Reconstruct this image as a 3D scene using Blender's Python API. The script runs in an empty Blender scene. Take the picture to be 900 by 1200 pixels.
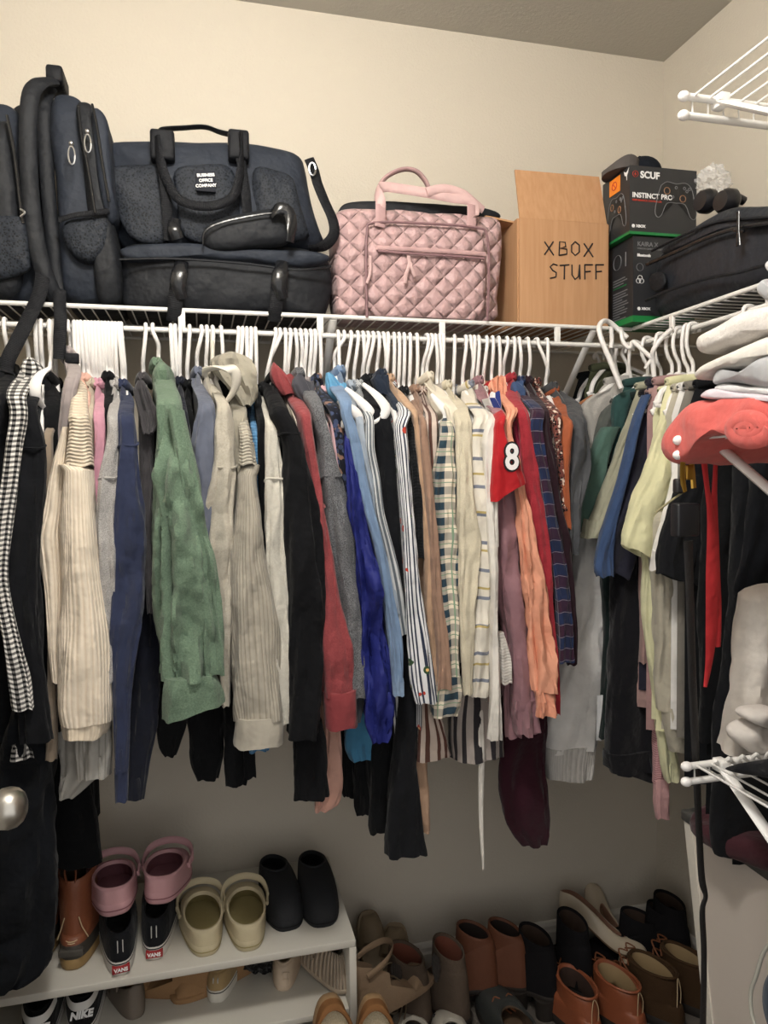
import bpy, bmesh, math, random
import numpy as np
from mathutils import Vector, Matrix, noise
R = random.Random(7)
sc = bpy.context.scene
COL = sc.collection
PI = math.pi

# ---------------------------------------------------------------- camera
F = 852.0
YAW, PITCH, ROLL = math.radians(14.0), math.radians(3.0), 0.011
HC = 1.385
fw = Vector((math.sin(YAW)*math.cos(PITCH), math.cos(YAW)*math.cos(PITCH), -math.sin(PITCH)))
rt0 = Vector((math.cos(YAW), -math.sin(YAW), 0))
up0 = rt0.cross(fw)
rt = rt0*math.cos(ROLL) - up0*math.sin(ROLL)
up = up0*math.cos(ROLL) + rt0*math.sin(ROLL)
cam_d = bpy.data.cameras.new('camera'); cam = bpy.data.objects.new('camera', cam_d); COL.objects.link(cam)
cam_d.sensor_fit = 'HORIZONTAL'; cam_d.sensor_width = 36; cam_d.lens = 36*F/900; cam_d.clip_start = .02
m = Matrix((rt, up, -fw)).transposed().to_4x4(); m.translation = Vector((0, 0, HC)); cam.matrix_world = m
sc.camera = cam
O = Vector((0, 0, HC))
def ray(px, py): return (fw + rt*((px-450)/F) + up*((600-py)/F))
def P(px, py, Y):
    d = ray(px, py); return O + d*(Y/d.y)
def PX(px, py, X):
    d = ray(px, py); return O + d*(X/d.x)
def PZ(px, py, Z):
    d = ray(px, py); return O + d*((Z-HC)/d.z)

# ---------------------------------------------------------------- names / things
def lin(c):
    c = c/255.0
    return c/12.92 if c <= .04045 else ((c+.055)/1.055)**2.4
def C3(c): return (lin(c[0]), lin(c[1]), lin(c[2]), 1)
ORG = {}
def thing(name, label, cat, loc=(0, 0, 0), rot=(0, 0, 0), group=None):
    o = bpy.data.objects.new(name, None); COL.objects.link(o)
    o.location = loc; o.rotation_euler = rot; o.empty_display_size = .05
    o['label'] = label; o['category'] = cat
    if group: o['group'] = group
    ORG[o.name] = Vector(loc) if tuple(rot) == (0, 0, 0) else None
    return o
class MB:
    def __init__(s): s.v = []; s.f = []; s.u = []
    def add(s, verts, faces, uvs=None):
        b = len(s.v); s.v += [tuple(v) for v in verts]
        for i, f in enumerate(faces):
            s.f.append([b+j for j in f]); s.u.append(uvs[i] if uvs else None)
        return s
    def xf(s, M):
        s.v = [tuple(M @ Vector(v)) for v in s.v]; return s
def obj(name, mb, mat, parent=None, local=False, smooth=True, label=None):
    me = bpy.data.meshes.new(name)
    off = Vector((0, 0, 0))
    if parent is not None and not local and ORG.get(parent.name) is not None: off = ORG[parent.name]
    vs = [(v[0]-off.x, v[1]-off.y, v[2]-off.z) for v in mb.v]
    me.from_pydata(vs, [], mb.f)
    if any(u is not None for u in mb.u):
        uvl = me.uv_layers.new(name='UVMap'); k = 0
        for i, f in enumerate(mb.f):
            for j in range(len(f)):
                uvl.data[k].uv = mb.u[i][j] if mb.u[i] is not None else (0, 0)
                k += 1
    me.materials.append(mat)
    bm = bmesh.new(); bm.from_mesh(me); bmesh.ops.recalc_face_normals(bm, faces=bm.faces); bm.to_mesh(me); bm.free()
    if smooth:
        me.polygons.foreach_set('use_smooth', [True]*len(me.polygons))
        try: me.set_sharp_from_angle(angle=math.radians(50))
        except Exception: pass
    o = bpy.data.objects.new(name, me); COL.objects.link(o)
    if parent is not None:
        o.parent = parent; ORG[o.name] = off if not local else None
    else: ORG[o.name] = Vector((0, 0, 0))
    if label: o['label'] = label
    return o
def recenter(o, p):
    """put a single-mesh thing's origin at its base"""
    p = Vector(p)
    for v in o.data.vertices: v.co -= p
    o.location = p
    ORG[o.name] = p
def tag(o, label, cat, group=None, kind=None):
    o['label'] = label; o['category'] = cat
    if group: o['group'] = group
    if kind: o['kind'] = kind
    if o.type == 'MESH' and o.parent is None:
        vs = [v.co for v in o.data.vertices]
        if vs and o.location.length == 0:
            c = sum(vs, Vector())/len(vs); recenter(o, (c.x, c.y, min(v.z for v in vs)))
    return o
def struct(name, mb, mat, parent=None, smooth=False):
    o = obj(name, mb, mat, parent, smooth=smooth)
    if parent is None: o['kind'] = 'structure'
    return o

# ---------------------------------------------------------------- mesh primitives
def skin_rings(mb, rings, closed=True, cap0=True, cap1=True, us=None, vs=None):
    n = len(rings[0]); b = len(mb.v)
    for r in rings: mb.v += [tuple(p) for p in r]
    m_ = n if closed else n-1
    for i in range(len(rings)-1):
        for j in range(m_):
            j2 = (j+1) % n
            mb.f.append([b+i*n+j, b+i*n+j2, b+(i+1)*n+j2, b+(i+1)*n+j])
            if us is not None:
                mb.u.append([(us[i][j], vs[i]), (us[i][j+1], vs[i]), (us[i+1][j+1], vs[i+1]), (us[i+1][j], vs[i+1])])
            else: mb.u.append(None)
    def cap(i):
        c = Vector((0, 0, 0))
        for p in rings[i]: c += Vector(p)
        c /= n; k = len(mb.v); mb.v.append(tuple(c))
        for j in range(n):
            mb.f.append([b+i*n+j, b+i*n+(j+1) % n, k])
            mb.u.append([(us[i][j], vs[i]), (us[i][j+1], vs[i]), (us[i][j], vs[i])] if us is not None else None)
    if closed and cap0: cap(0)
    if closed and cap1: cap(len(rings)-1)
    return mb
def box(mb, a, b_, bev=0.0, yaw=0.0, c=None):
    """axis box a..b with chamfered edges, optional yaw about point c"""
    bm = bmesh.new(); bmesh.ops.create_cube(bm, size=1)
    a = Vector(a); b_ = Vector(b_); ce = (a+b_)/2; d = b_-a
    for v in bm.verts: v.co = Vector((v.co.x*d.x, v.co.y*d.y, v.co.z*d.z)) + ce
    if bev > 0:
        bmesh.ops.bevel(bm, geom=list(bm.edges), offset=bev, segments=2, affect='EDGES', profile=.5)
    if yaw:
        c = Vector(c) if c is not None else ce
        M = Matrix.Translation(c) @ Matrix.Rotation(yaw, 4, 'Z') @ Matrix.Translation(-c)
        for v in bm.verts: v.co = M @ v.co
    bm.verts.index_update()
    mb.add([v.co[:] for v in bm.verts], [[v.index for v in f.verts] for f in bm.faces]); bm.free()
    return mb
def tube(mb, pts, r, n=8, ry=None, cap=True, nrm=None):
    """tube along pts; r float or list; ry = second radius for flat straps, nrm = thin direction hint"""
    pts = [Vector(p) for p in pts]; rings = []; prev = None; ds = 0; us = []; vs = []
    for i, p in enumerate(pts):
        t = (pts[min(i+1, len(pts)-1)] - pts[max(i-1, 0)]).normalized()
        if nrm is not None:
            k = Vector(nrm(i) if callable(nrm) else nrm); a = k - t*k.dot(t)
            if a.length < 1e-4: a = prev or Vector((1, 0, 0))
        elif prev is None:
            a = t.orthogonal()
        else: a = prev - t*prev.dot(t)
        a = a.normalized(); prev = a; b = t.cross(a)
        rr = r[i] if isinstance(r, (list, tuple)) else r
        r2 = rr if ry is None else (ry[i] if isinstance(ry, (list, tuple)) else ry)
        rings.append([p + a*(rr*math.cos(2*PI*j/n)) + b*(r2*math.sin(2*PI*j/n)) for j in range(n)])
        if i: ds += (p-pts[i-1]).length
        us.append([2*PI*j/n*max(rr, r2) for j in range(n+1)]); vs.append(ds)
    return skin_rings(mb, rings, cap0=cap, cap1=cap, us=us, vs=vs)
def cr(pts, k=6):
    """catmull-rom through pts"""
    pts = [Vector(p) for p in pts]; out = []
    for i in range(len(pts)-1):
        p0 = pts[max(i-1, 0)]; p1 = pts[i]; p2 = pts[i+1]; p3 = pts[min(i+2, len(pts)-1)]
        for j in range(k):
            t = j/k
            out.append(.5*((2*p1)+(p2-p0)*t+(2*p0-5*p1+4*p2-p3)*t*t+(3*p1-p0-3*p2+p3)*t**3))
    out.append(pts[-1]); return out
def ball(mb, c, r, n=12, sc_=(1, 1, 1)):
    c = Vector(c); rings = []
    for i in range(1, n):
        a = PI*i/n
        rings.append([c+Vector((sc_[0]*r*math.sin(a)*math.cos(2*PI*j/16), sc_[1]*r*math.sin(a)*math.sin(2*PI*j/16), sc_[2]*r*math.cos(a))) for j in range(16)])
    return skin_rings(mb, rings)
def pillow(mb, out, ext, r=.02, puff=4, wr=.003, wf=14, sm=2, closed_uv=True, sub=None):
    """soft solid: closed outline (3D pts, roughly planar) thickened along ext with rounded rim"""
    out = [Vector(p) for p in out]; ext = Vector(ext); D = ext.length; e = ext.normalized()
    for _ in range(sm):
        q = []
        for i in range(len(out)):
            a, b = out[i], out[(i+1) % len(out)]
            q += [a*.75+b*.25, a*.25+b*.75]
        out = q
    # densify
    q = []
    for i in range(len(out)):
        a, b = out[i], out[(i+1) % len(out)]; k = max(1, int((b-a).length/.012))
        q += [a+(b-a)*(j/k) for j in range(k)]
    out = q; c = sum(out, Vector())/len(out)
    size = sum((p-c).length for p in out)/len(out)
    prof = []
    S = [.08, .25, .42, .58, .72, .84, .92, .97, 1.0]
    for s in S: prof.append((s, r*(1-(1-s**puff)**(1/2.0)) if s < 1 else r))
    nmid = max(1, int((D-2*r)/.03))
    for k in range(1, nmid+1): prof.append((1.0, r+(D-2*r)*k/nmid))
    for s in reversed(S[:-1]): prof.append((s, D-r*(1-(1-s**puff)**(1/2.0))))
    rings = []; b0 = len(mb.v)
    ax = Vector((0, 0, 1)); uxd = e.cross(ax); uxd = uxd.normalized() if uxd.length > .1 else Vector((1, 0, 0))
    uzd = uxd.cross(e)
    for s, d in prof:
        sc2 = 1-(1-s)
        ring = []
        for p in out:
            v = c+(p-c)*sc2+e*d
            if wr: v += e*(wr*noise.noise(v*wf)) + (p-c).normalized()*(wr*noise.noise(v*wf+Vector((9, 3, 1))))*(1 if s > .5 else 0)
            ring.append(v)
        rings.append(ring)
    n = len(out)
    for rr in rings: mb.v += [tuple(p) for p in rr]
    def uv(p):
        p = Vector(p); return (p.dot(uxd), p.dot(uzd))
    for i in range(len(rings)-1):
        for j in range(n):
            j2 = (j+1) % n; f = [b0+i*n+j, b0+i*n+j2, b0+(i+1)*n+j2, b0+(i+1)*n+j]
            mb.f.append(f); mb.u.append([uv(mb.v[k]) for k in f])
    for i in (0, len(rings)-1):
        cc = sum(rings[i], Vector())/n; k = len(mb.v); mb.v.append(tuple(cc))
        for j in range(n):
            f = [b0+i*n+j, b0+i*n+(j+1) % n, k]; mb.f.append(f); mb.u.append([uv(mb.v[q_]) for q_ in f])
    return mb

# ---------------------------------------------------------------- materials
def nmat(name):
    m_ = bpy.data.materials.new(name); m_.use_nodes = True
    nt = m_.node_tree; bs = nt.nodes['Principled BSDF']; return m_, nt, bs
def mth(nt, op, a, b=None, c=None):
    n = nt.nodes.new('ShaderNodeMath'); n.operation = op
    for i, x in enumerate((a, b, c)):
        if x is None: continue
        if isinstance(x, (int, float)): n.inputs[i].default_value = x
        else: nt.links.new(x, n.inputs[i])
    return n.outputs[0]
def mixc(nt, f, a, b):
    n = nt.nodes.new('ShaderNodeMix'); n.data_type = 'RGBA'
    if isinstance(f, (int, float)): n.inputs[0].default_value = f
    else: nt.links.new(f, n.inputs[0])
    for i, x in ((6, a), (7, b)):
        if isinstance(x, tuple): n.inputs[i].default_value = x
        else: nt.links.new(x, n.inputs[i])
    return n.outputs[2]
def noi(nt, vec, scale, detail=2, rough=.5):
    n = nt.nodes.new('ShaderNodeTexNoise'); n.inputs['Scale'].default_value = scale
    n.inputs['Detail'].default_value = detail; n.inputs['Roughness'].default_value = rough
    nt.links.new(vec, n.inputs['Vector']); return n.outputs[0]
def band(nt, x, p, w, off=0.0):
    """1 where frac(x/p+off) < w"""
    return mth(nt, 'LESS_THAN', mth(nt, 'FRACT', mth(nt, 'ADD', mth(nt, 'DIVIDE', x, p), off)), w)
def contrast(nt, x, lo, hi):
    n = nt.nodes.new('ShaderNodeMapRange'); nt.links.new(x, n.inputs[0]); n.inputs[1].default_value = lo; n.inputs[2].default_value = hi
    return n.outputs[0]
MC = {}
def fabric(col, pat='plain', c2=None, c3=None, p=.006, rough=.92, bump=.25, sheen=.15, nz=700, var=.08, spec=.2):
    key = (col, pat, c2, c3, p, rough, bump, sheen, nz, var)
    if key in MC: return MC[key]
    def ds(c):
        if c is None: return None
        g = .3*c[0]+.55*c[1]+.15*c[2]; k = .80 if g < 40 else 1.0
        return tuple((x*.83+g*.17)*k for x in c)
    col, c2, c3 = ds(col), ds(c2), ds(c3)
    m_, nt, bs = nmat('fabric_'+pat)
    tc = nt.nodes.new('ShaderNodeTexCoord'); uv = tc.outputs['UV']; ob = tc.outputs['Object']
    sp = nt.nodes.new('ShaderNodeSeparateXYZ'); nt.links.new(uv, sp.inputs[0]); u, v = sp.outputs[0], sp.outputs[1]
    base = C3(col); k2 = C3(c2) if c2 else None; k3 = C3(c3) if c3 else None
    dk = tuple(x*(1-var*2) for x in base[:3])+(1,)
    big = noi(nt, ob, 22, 3)
    color = mixc(nt, contrast(nt, big, .3, .7), dk, base)
    fine = noi(nt, ob, nz, 2)
    hgt = fine
    def wv(x, per):
        return mth(nt, 'ADD', mth(nt, 'MULTIPLY', mth(nt, 'SINE', mth(nt, 'MULTIPLY', x, 2*PI/per)), .5), .5)
    if pat == 'heather':
        color = mixc(nt, contrast(nt, noi(nt, ob, p and 1/p*1.2, 3, .7), .38, .62), color, k2 or dk)
    elif pat in ('ribv', 'ribh'):
        w = wv(u if pat == 'ribv' else v, p)
        hgt = mth(nt, 'ADD', mth(nt, 'MULTIPLY', w, 1.6), mth(nt, 'MULTIPLY', fine, .4))
        if c2: color = mixc(nt, contrast(nt, w, .0, .35), k2, color)  # grooves take the darker colour, shade between the ribs painted in
    elif pat == 'gingham':
        a = band(nt, u, p, .5); b = band(nt, v, p, .5)
        color = mixc(nt, mth(nt, 'MULTIPLY', a, b), base, k2)
        ab = mth(nt, 'ABSOLUTE', mth(nt, 'SUBTRACT', a, b))
        color = mixc(nt, mth(nt, 'MULTIPLY', ab, .22), color, k2)
    elif pat == 'plaid':
        a = band(nt, u, p, .5); b = band(nt, v, p, .5)
        color = mixc(nt, mth(nt, 'MULTIPLY', mth(nt, 'ADD', a, b), .5), k2, base)
        t1 = band(nt, u, p, .06, .3); t2 = band(nt, v, p, .06, .3)
        color = mixc(nt, mth(nt, 'MAXIMUM', t1, t2), color, k3)
    elif pat == 'tartan':
        a = contrast(nt, wv(v, p), .3, .7); b = band(nt, u, p*.55, .4)
        color = mixc(nt, a, base, k2)
        color = mixc(nt, mth(nt, 'MULTIPLY', b, .35), color, (.01, .01, .03, 1))
        t1 = band(nt, v, p*.5, .05); t2 = band(nt, u, p*.5, .05, .2)
        color = mixc(nt, mth(nt, 'MULTIPLY', mth(nt, 'MAXIMUM', t1, t2), .6), color, k3)
    elif pat == 'stripev':
        color = mixc(nt, band(nt, u, p, .42), color, k2)
    elif pat == 'stripeh':
        color = mixc(nt, band(nt, v, p, .12), color, k2)
        if k3: color = mixc(nt, band(nt, v, p*1.37, .06, .4), color, k3)
    elif pat == 'spots':
        vo = nt.nodes.new('ShaderNodeTexVoronoi'); vo.inputs['Scale'].default_value = 1/p; nt.links.new(ob, vo.inputs['Vector'])
        color = mixc(nt, mth(nt, 'LESS_THAN', vo.outputs['Distance'], .42), color, k2)
        if k3: color = mixc(nt, contrast(nt, noi(nt, ob, .6/p, 2), .58, .62), color, k3)
    elif pat == 'embroid':
        color = mixc(nt, band(nt, u, p, .42), color, k2)
        vo = nt.nodes.new('ShaderNodeTexVoronoi'); vo.inputs['Scale'].default_value = 34; nt.links.new(ob, vo.inputs['Vector'])
        near = mth(nt, 'LESS_THAN', vo.outputs['Distance'], .27)
        hs = nt.nodes.new('ShaderNodeSeparateColor'); nt.links.new(vo.outputs['Color'], hs.inputs[0])
        fc = mixc(nt, mth(nt, 'GREATER_THAN', hs.outputs[0], .5), C3((175, 60, 45)), C3((50, 75, 50)))
        fc = mixc(nt, mth(nt, 'LESS_THAN', vo.outputs['Distance'], .11), fc, C3((220, 180, 110)))
        color = mixc(nt, mth(nt, 'MULTIPLY', near, mth(nt, 'GREATER_THAN', hs.outputs[1], .35)), color, fc)
    elif pat == 'quilt':
        a = mth(nt, 'ADD', u, v); b = mth(nt, 'SUBTRACT', u, v)
        wa = mth(nt, 'ABSOLUTE', mth(nt, 'SINE', mth(nt, 'MULTIPLY', a, PI/p))); wb = mth(nt, 'ABSOLUTE', mth(nt, 'SINE', mth(nt, 'MULTIPLY', b, PI/p)))
        hgt = mth(nt, 'ADD', mth(nt, 'POWER', mth(nt, 'MULTIPLY', wa, wb), .5), mth(nt, 'MULTIPLY', noi(nt, ob, 60, 3), .6))
    elif pat == 'mesh':
        vo = nt.nodes.new('ShaderNodeTexVoronoi'); vo.inputs['Scale'].default_value = 1/p; nt.links.new(uv, vo.inputs['Vector'])
        hgt = vo.outputs['Distance']; color = mixc(nt, contrast(nt, hgt, .2, .5), k2 or dk, color)
    elif pat == 'fleece':
        n2 = noi(nt, ob, 330, 4, .7); hgt = n2; color = mixc(nt, contrast(nt, n2, .35, .65), k2 or dk, color)
    nt.links.new(color, bs.inputs['Base Color'])
    bs.inputs['Roughness'].default_value = rough
    bs.inputs['Specular IOR Level'].default_value = spec
    if sheen:
        bs.inputs['Sheen Weight'].default_value = sheen; bs.inputs['Sheen Roughness'].default_value = .5
    bp = nt.nodes.new('ShaderNodeBump'); bp.inputs['Strength'].default_value = bump
    bp.inputs['Distance'].default_value = {'quilt': .012, 'ribv': .003, 'ribh': .003, 'fleece': .002}.get(pat, .0012)
    nt.links.new(hgt, bp.inputs['Height']); 
    # soft crumple
    cb = nt.nodes.new('ShaderNodeBump'); cb.inputs['Strength'].default_value = .55; cb.inputs['Distance'].default_value = .02
    nt.links.new(noi(nt, ob, 16, 3, .55), cb.inputs['Height']); nt.links.new(bp.outputs[0], cb.inputs['Normal'])
    nt.links.new(cb.outputs[0], bs.inputs['Normal'])
    MC[key] = m_; return m_
def solid(name, col, rough=.5, metal=0, bump=0, bs_=60, var=.04, spec=.5, trans=0, crumple=0):
    key = (name, col, rough)
    if key in MC: return MC[key]
    m_, nt, bs = nmat(name)
    tc = nt.nodes.new('ShaderNodeTexCoord'); ob = tc.outputs['Object']
    b = C3(col); d = tuple(x*(1-var) for x in b[:3])+(1,)
    nt.links.new(mixc(nt, noi(nt, ob, 30, 3), d, b), bs.inputs['Base Color'])
    bs.inputs['Roughness'].default_value = rough; bs.inputs['Metallic'].default_value = metal
    bs.inputs['Specular IOR Level'].default_value = spec
    if trans: bs.inputs['Transmission Weight'].default_value = trans
    if bump:
        bp = nt.nodes.new('ShaderNodeBump'); bp.inputs['Strength'].default_value = bump; bp.inputs['Distance'].default_value = .004
        nt.links.new(noi(nt, ob, bs_, 4, .6), bp.inputs['Height']); nt.links.new(bp.outputs[0], bs.inputs['Normal'])
    MC[key] = m_; return m_
WHITE = solid('white_plastic', (238, 235, 232), .35)
WIRE = solid('white_vinyl_wire', (232, 230, 226), .4)
WALL = solid('wall_paint', (210, 202, 188), .9, bump=.35, bs_=140, var=.02, spec=.2)
CEIL = solid('ceiling_paint', (186, 182, 173), .95, bump=.3, bs_=120, var=.02, spec=.1)
TRIM = solid('trim_paint', (226, 222, 214), .5, var=.02)
CARPET = solid('carpet', (132, 124, 116), 1, bump=1, bs_=500, var=.4, spec=.05)

# ---------------------------------------------------------------- room
XL, XR, YB, YN, ZC = -.75, 1.30, 1.87, .5, 2.545
def plane_box(a, b): return box(MB(), a, b)
struct('floor', plane_box((-1.2, -1.6, -.1), (XR+.1, YB+.1, 0)), CARPET)
struct('ceiling', plane_box((XL-.1, -.1, ZC), (XR+.1, YB+.1, ZC+.1)), CEIL)
struct('wall_back', plane_box((XL-.1, YB, 0), (XR+.1, YB+.1, ZC)), WALL)
struct('wall_right', plane_box((XR, YN-.1, 0), (XR+.1, YB, ZC)), WALL)
struct('wall_left', plane_box((XL-.1, YN-.1, 0), (XL, YB, ZC)), WALL)
mb = MB(); box(mb, (.62, YN-.1, 0), (XR, YN, ZC)); box(mb, (XL, YN-.1, 0), (-.34, YN, ZC)); box(mb, (-.34, YN-.1, 2.05), (.62, YN, ZC))
struct('wall_front', mb, WALL)
def baseboard(mb, a, b, nrm):
    a = Vector(a); b = Vector(b); n = Vector(nrm)
    prof = [(0, 0), (.014, 0), (.014, .060), (.011, .066), (.011, .076), (.006, .086), (0, .088)]
    rings = [[q+n*x+Vector((0, 0, z)) for x, z in prof] for q in (a, b)]
    skin_rings(mb, rings)
struct('baseboard_back', (lambda m_: (baseboard(m_, (XL, YB, 0), (XR, YB, 0), (0, -1, 0)), m_)[1])(MB()), TRIM)
struct('baseboard_right', (lambda m_: (baseboard(m_, (XR, YN, 0), (XR, YB-.014, 0), (-1, 0, 0)), m_)[1])(MB()), TRIM)
# open door on the left: only its knob reaches into the frame
mb = box(MB(), (-.35, .49, .01), (-.312, 1.10, 2.03), .003)
door = struct('door_1', mb, TRIM)
k = P(11, 947, 1.035); NICK = solid('brushed_nickel', (190, 186, 178), .32, metal=1, bump=.05, bs_=300)
mb = MB()
rings = []
for dx, r in ((-.312, .032), (-.306, .032), (-.304, .013), (k.x-.022, .012), (k.x-.017, .020), (k.x-.010, .026), (k.x, .0275), (k.x+.010, .025), (k.x+.017, .019), (k.x+.021, .010), (k.x+.022, .003)):
    rings.append([Vector((dx, k.y+r*math.cos(2*PI*j/28), k.z+r*math.sin(2*PI*j/28))) for j in range(28)])
obj('door_knob', skin_rings(mb, rings), NICK, door)

# ---------------------------------------------------------------- lights
ld = bpy.data.lights.new('ceiling_lamp_bulb', 'POINT'); ld.energy = 38; ld.shadow_soft_size = .09; ld.color = (1, .98, .945)
lo = bpy.data.objects.new('ceiling_lamp_bulb', ld); COL.objects.link(lo); lo.location = (.04, .60, 2.34)
lf = thing('ceiling_light', 'round flush ceiling light above the closet doorway', 'ceiling light', (.04, .60, ZC))
mb = MB(); skin_rings(mb, [[Vector((.04+r*math.cos(2*PI*j/32), .60+r*math.sin(2*PI*j/32), z)) for j in range(32)] for z, r in ((ZC, .13), (ZC-.015, .135), (ZC-.03, .13))])
obj('canopy', mb, TRIM, lf)
w = bpy.data.worlds.new('world'); sc.world = w; w.use_nodes = True
w.node_tree.nodes['Background'].inputs[0].default_value = (1, .975, .94, 1); w.node_tree.nodes['Background'].inputs[1].default_value = 1.15
sc.view_settings.view_transform = 'Standard'; sc.view_settings.look = 'None'; sc.view_settings.gamma = 1; sc.view_settings.exposure = 0
sc.view_settings.use_curve_mapping = False

# ---------------------------------------------------------------- wire shelves
YR = 1.555                                   # front rail / rod
zt0 = P(650, 383, YR).z; zt1 = P(60, 356, YR).z; ZT = (zt0+zt1)/2
ZRD = (P(600, 403, YR).z + P(150, 383, YR).z)/2
XS = 1.0                                    # x of the right shelf's front rail
sh = thing('wire_shelf', 'long white wire closet shelf along the back wall holding the bags and boxes', 'wire shelf', (.1, 1.7, ZT))
def rail(mb, a, b, r): tube(mb, [a, b], r, 10)
mb = MB(); rail(mb, (XL+.002, YR, ZT), (1.0, YR, ZT), .0048); obj('front_rail', mb, WIRE, sh)
mb = MB(); rail(mb, (XL+.002, YR, ZRD), (1.0, YR, ZRD), .0055); obj('hanging_rod', mb, WIRE, sh)
mb = MB(); rail(mb, (XL+.002, YB-.008, ZT-.004), (XR-.002, YB-.008, ZT-.004), .004); rail(mb, (XL+.002, (YR+YB)/2, ZT-.006), (XR-.002, (YR+YB)/2, ZT-.006), .004)
obj('rear_rail', mb, WIRE, sh)
mb = MB(); x = XL+.01
while x < .995:
    tube(mb, [(x, YR, ZT-.001), (x, YB-.004, ZT)], .0016, 6); x += .0254
obj('wire_deck', mb, WIRE, sh)
for px in (36, 213, 375, 518, 653):
    X = P(px, 375, YR).x
    mb = MB(); box(mb, (X-.007, YR-.004, ZRD-.004), (X+.007, YR+.003, ZT+.002), .0015); obj('rod_support', mb, WIRE, sh)
for px in (391, 697):
    X = P(px, 385, YR).x
    mb = MB(); tube(mb, [(X, YR+.004, ZT-.004), (X, YB-.006, ZT-.30)], .009, 8, ry=.006, nrm=(1, 0, 0)); box(mb, (X-.012, YB-.008, ZT-.33), (X+.012, YB-.001, ZT-.27), .002)
    obj('diagonal_brace', mb, WIRE, sh)
sr = thing('wire_shelf', 'white wire closet shelf along the right wall under the black camera case', 'wire shelf', (1.1, 1.2, ZT))
mb = MB(); rail(mb, (XS, YN+.01, ZT), (XS, 1.545, ZT), .0048); obj('front_rail', mb, WIRE, sr)
mb = MB(); rail(mb, (XS, YN+.01, ZRD), (XS, 1.545, ZRD), .0055); obj('hanging_rod', mb, WIRE, sr)
mb = MB(); rail(mb, (XR-.008, YN+.01, ZT-.010), (XR-.008, 1.54, ZT-.010), .004); rail(mb, ((XS+XR)/2, YN+.01, ZT-.006), ((XS+XR)/2, 1.54, ZT-.006), .004); obj('rear_rail', mb, WIRE, sr)
mb = MB(); y = YN+.02
while y < 1.54:
    tube(mb, [(XS, y, ZT-.001), (XR-.004, y, ZT)], .0016, 6); y += .0254
obj('wire_deck', mb, WIRE, sr)
for y in (1.40, 1.12, .84):
    mb = MB(); box(mb, (XS-.004, y-.007, ZRD-.004), (XS+.003, y+.007, ZT+.002), .0015); obj('rod_support', mb, WIRE, sr)
# three short shelves on the front wall, lip towards the back wall
def lip_shelf(px, py, gap, label, wrap=False):
    p = P(px, py, .91); z = p.z; X0 = p.x; g = gap
    t = thing('wire_shelf', label, 'wire shelf', (X0+.25, .7, z))
    for dz, n_ in ((0, 'front_rail'), (-g, 'lower_rail')):
        mb = MB(); rail(mb, (X0, .91, z+dz), (XR-.01, .91, z+dz), .0052); o = obj(n_, mb, WIRE, t)
        mb = MB(); ball(mb, (X0-.002, .91, z+dz), .0072, 10, (1.25, 1, 1)); obj('end_cap', mb, WHITE, o)
    for y in (.70, .52):
        mb = MB(); rail(mb, (X0, y, z-.002), (XR-.01, y, z-.002), .0045); o = obj('cross_rail', mb, WIRE, t)
        mb = MB(); ball(mb, (X0-.002, y, z-.002), .0065, 10, (1.25, 1, 1)); obj('end_cap', mb, WHITE, o)
    mb = MB(); x = X0+.012
    while x < XR-.02:
        tube(mb, [(x, .91, z-g), (x, .911, z+.001), (x, .512, z+.003)], .0017, 6); x += .0254
    obj('wire_deck', mb, WIRE, t)
    mb = MB(); xb = X0+.055
    tube(mb, [(xb, .905, z-.004), (xb+.0, .512, z-.25)], .010, 8, ry=.005, nrm=(1, 0, 0)); box(mb, (xb-.008, .895, z-.012), (xb+.008, .918, z+.006), .002)
    obj('support_brace', mb, WIRE, t); return t, X0, z
top_sh = lip_shelf(803, 113, .026, 'empty white wire shelf high at the right edge, above the black camera case')
mid_sh = lip_shelf(797, 516, .021, 'white wire shelf at mid height carrying the coral and white folded clothes')
low_sh = lip_shelf(806, 898, .023, 'low white wire shelf in front of the grey topped cabinet')
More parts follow.
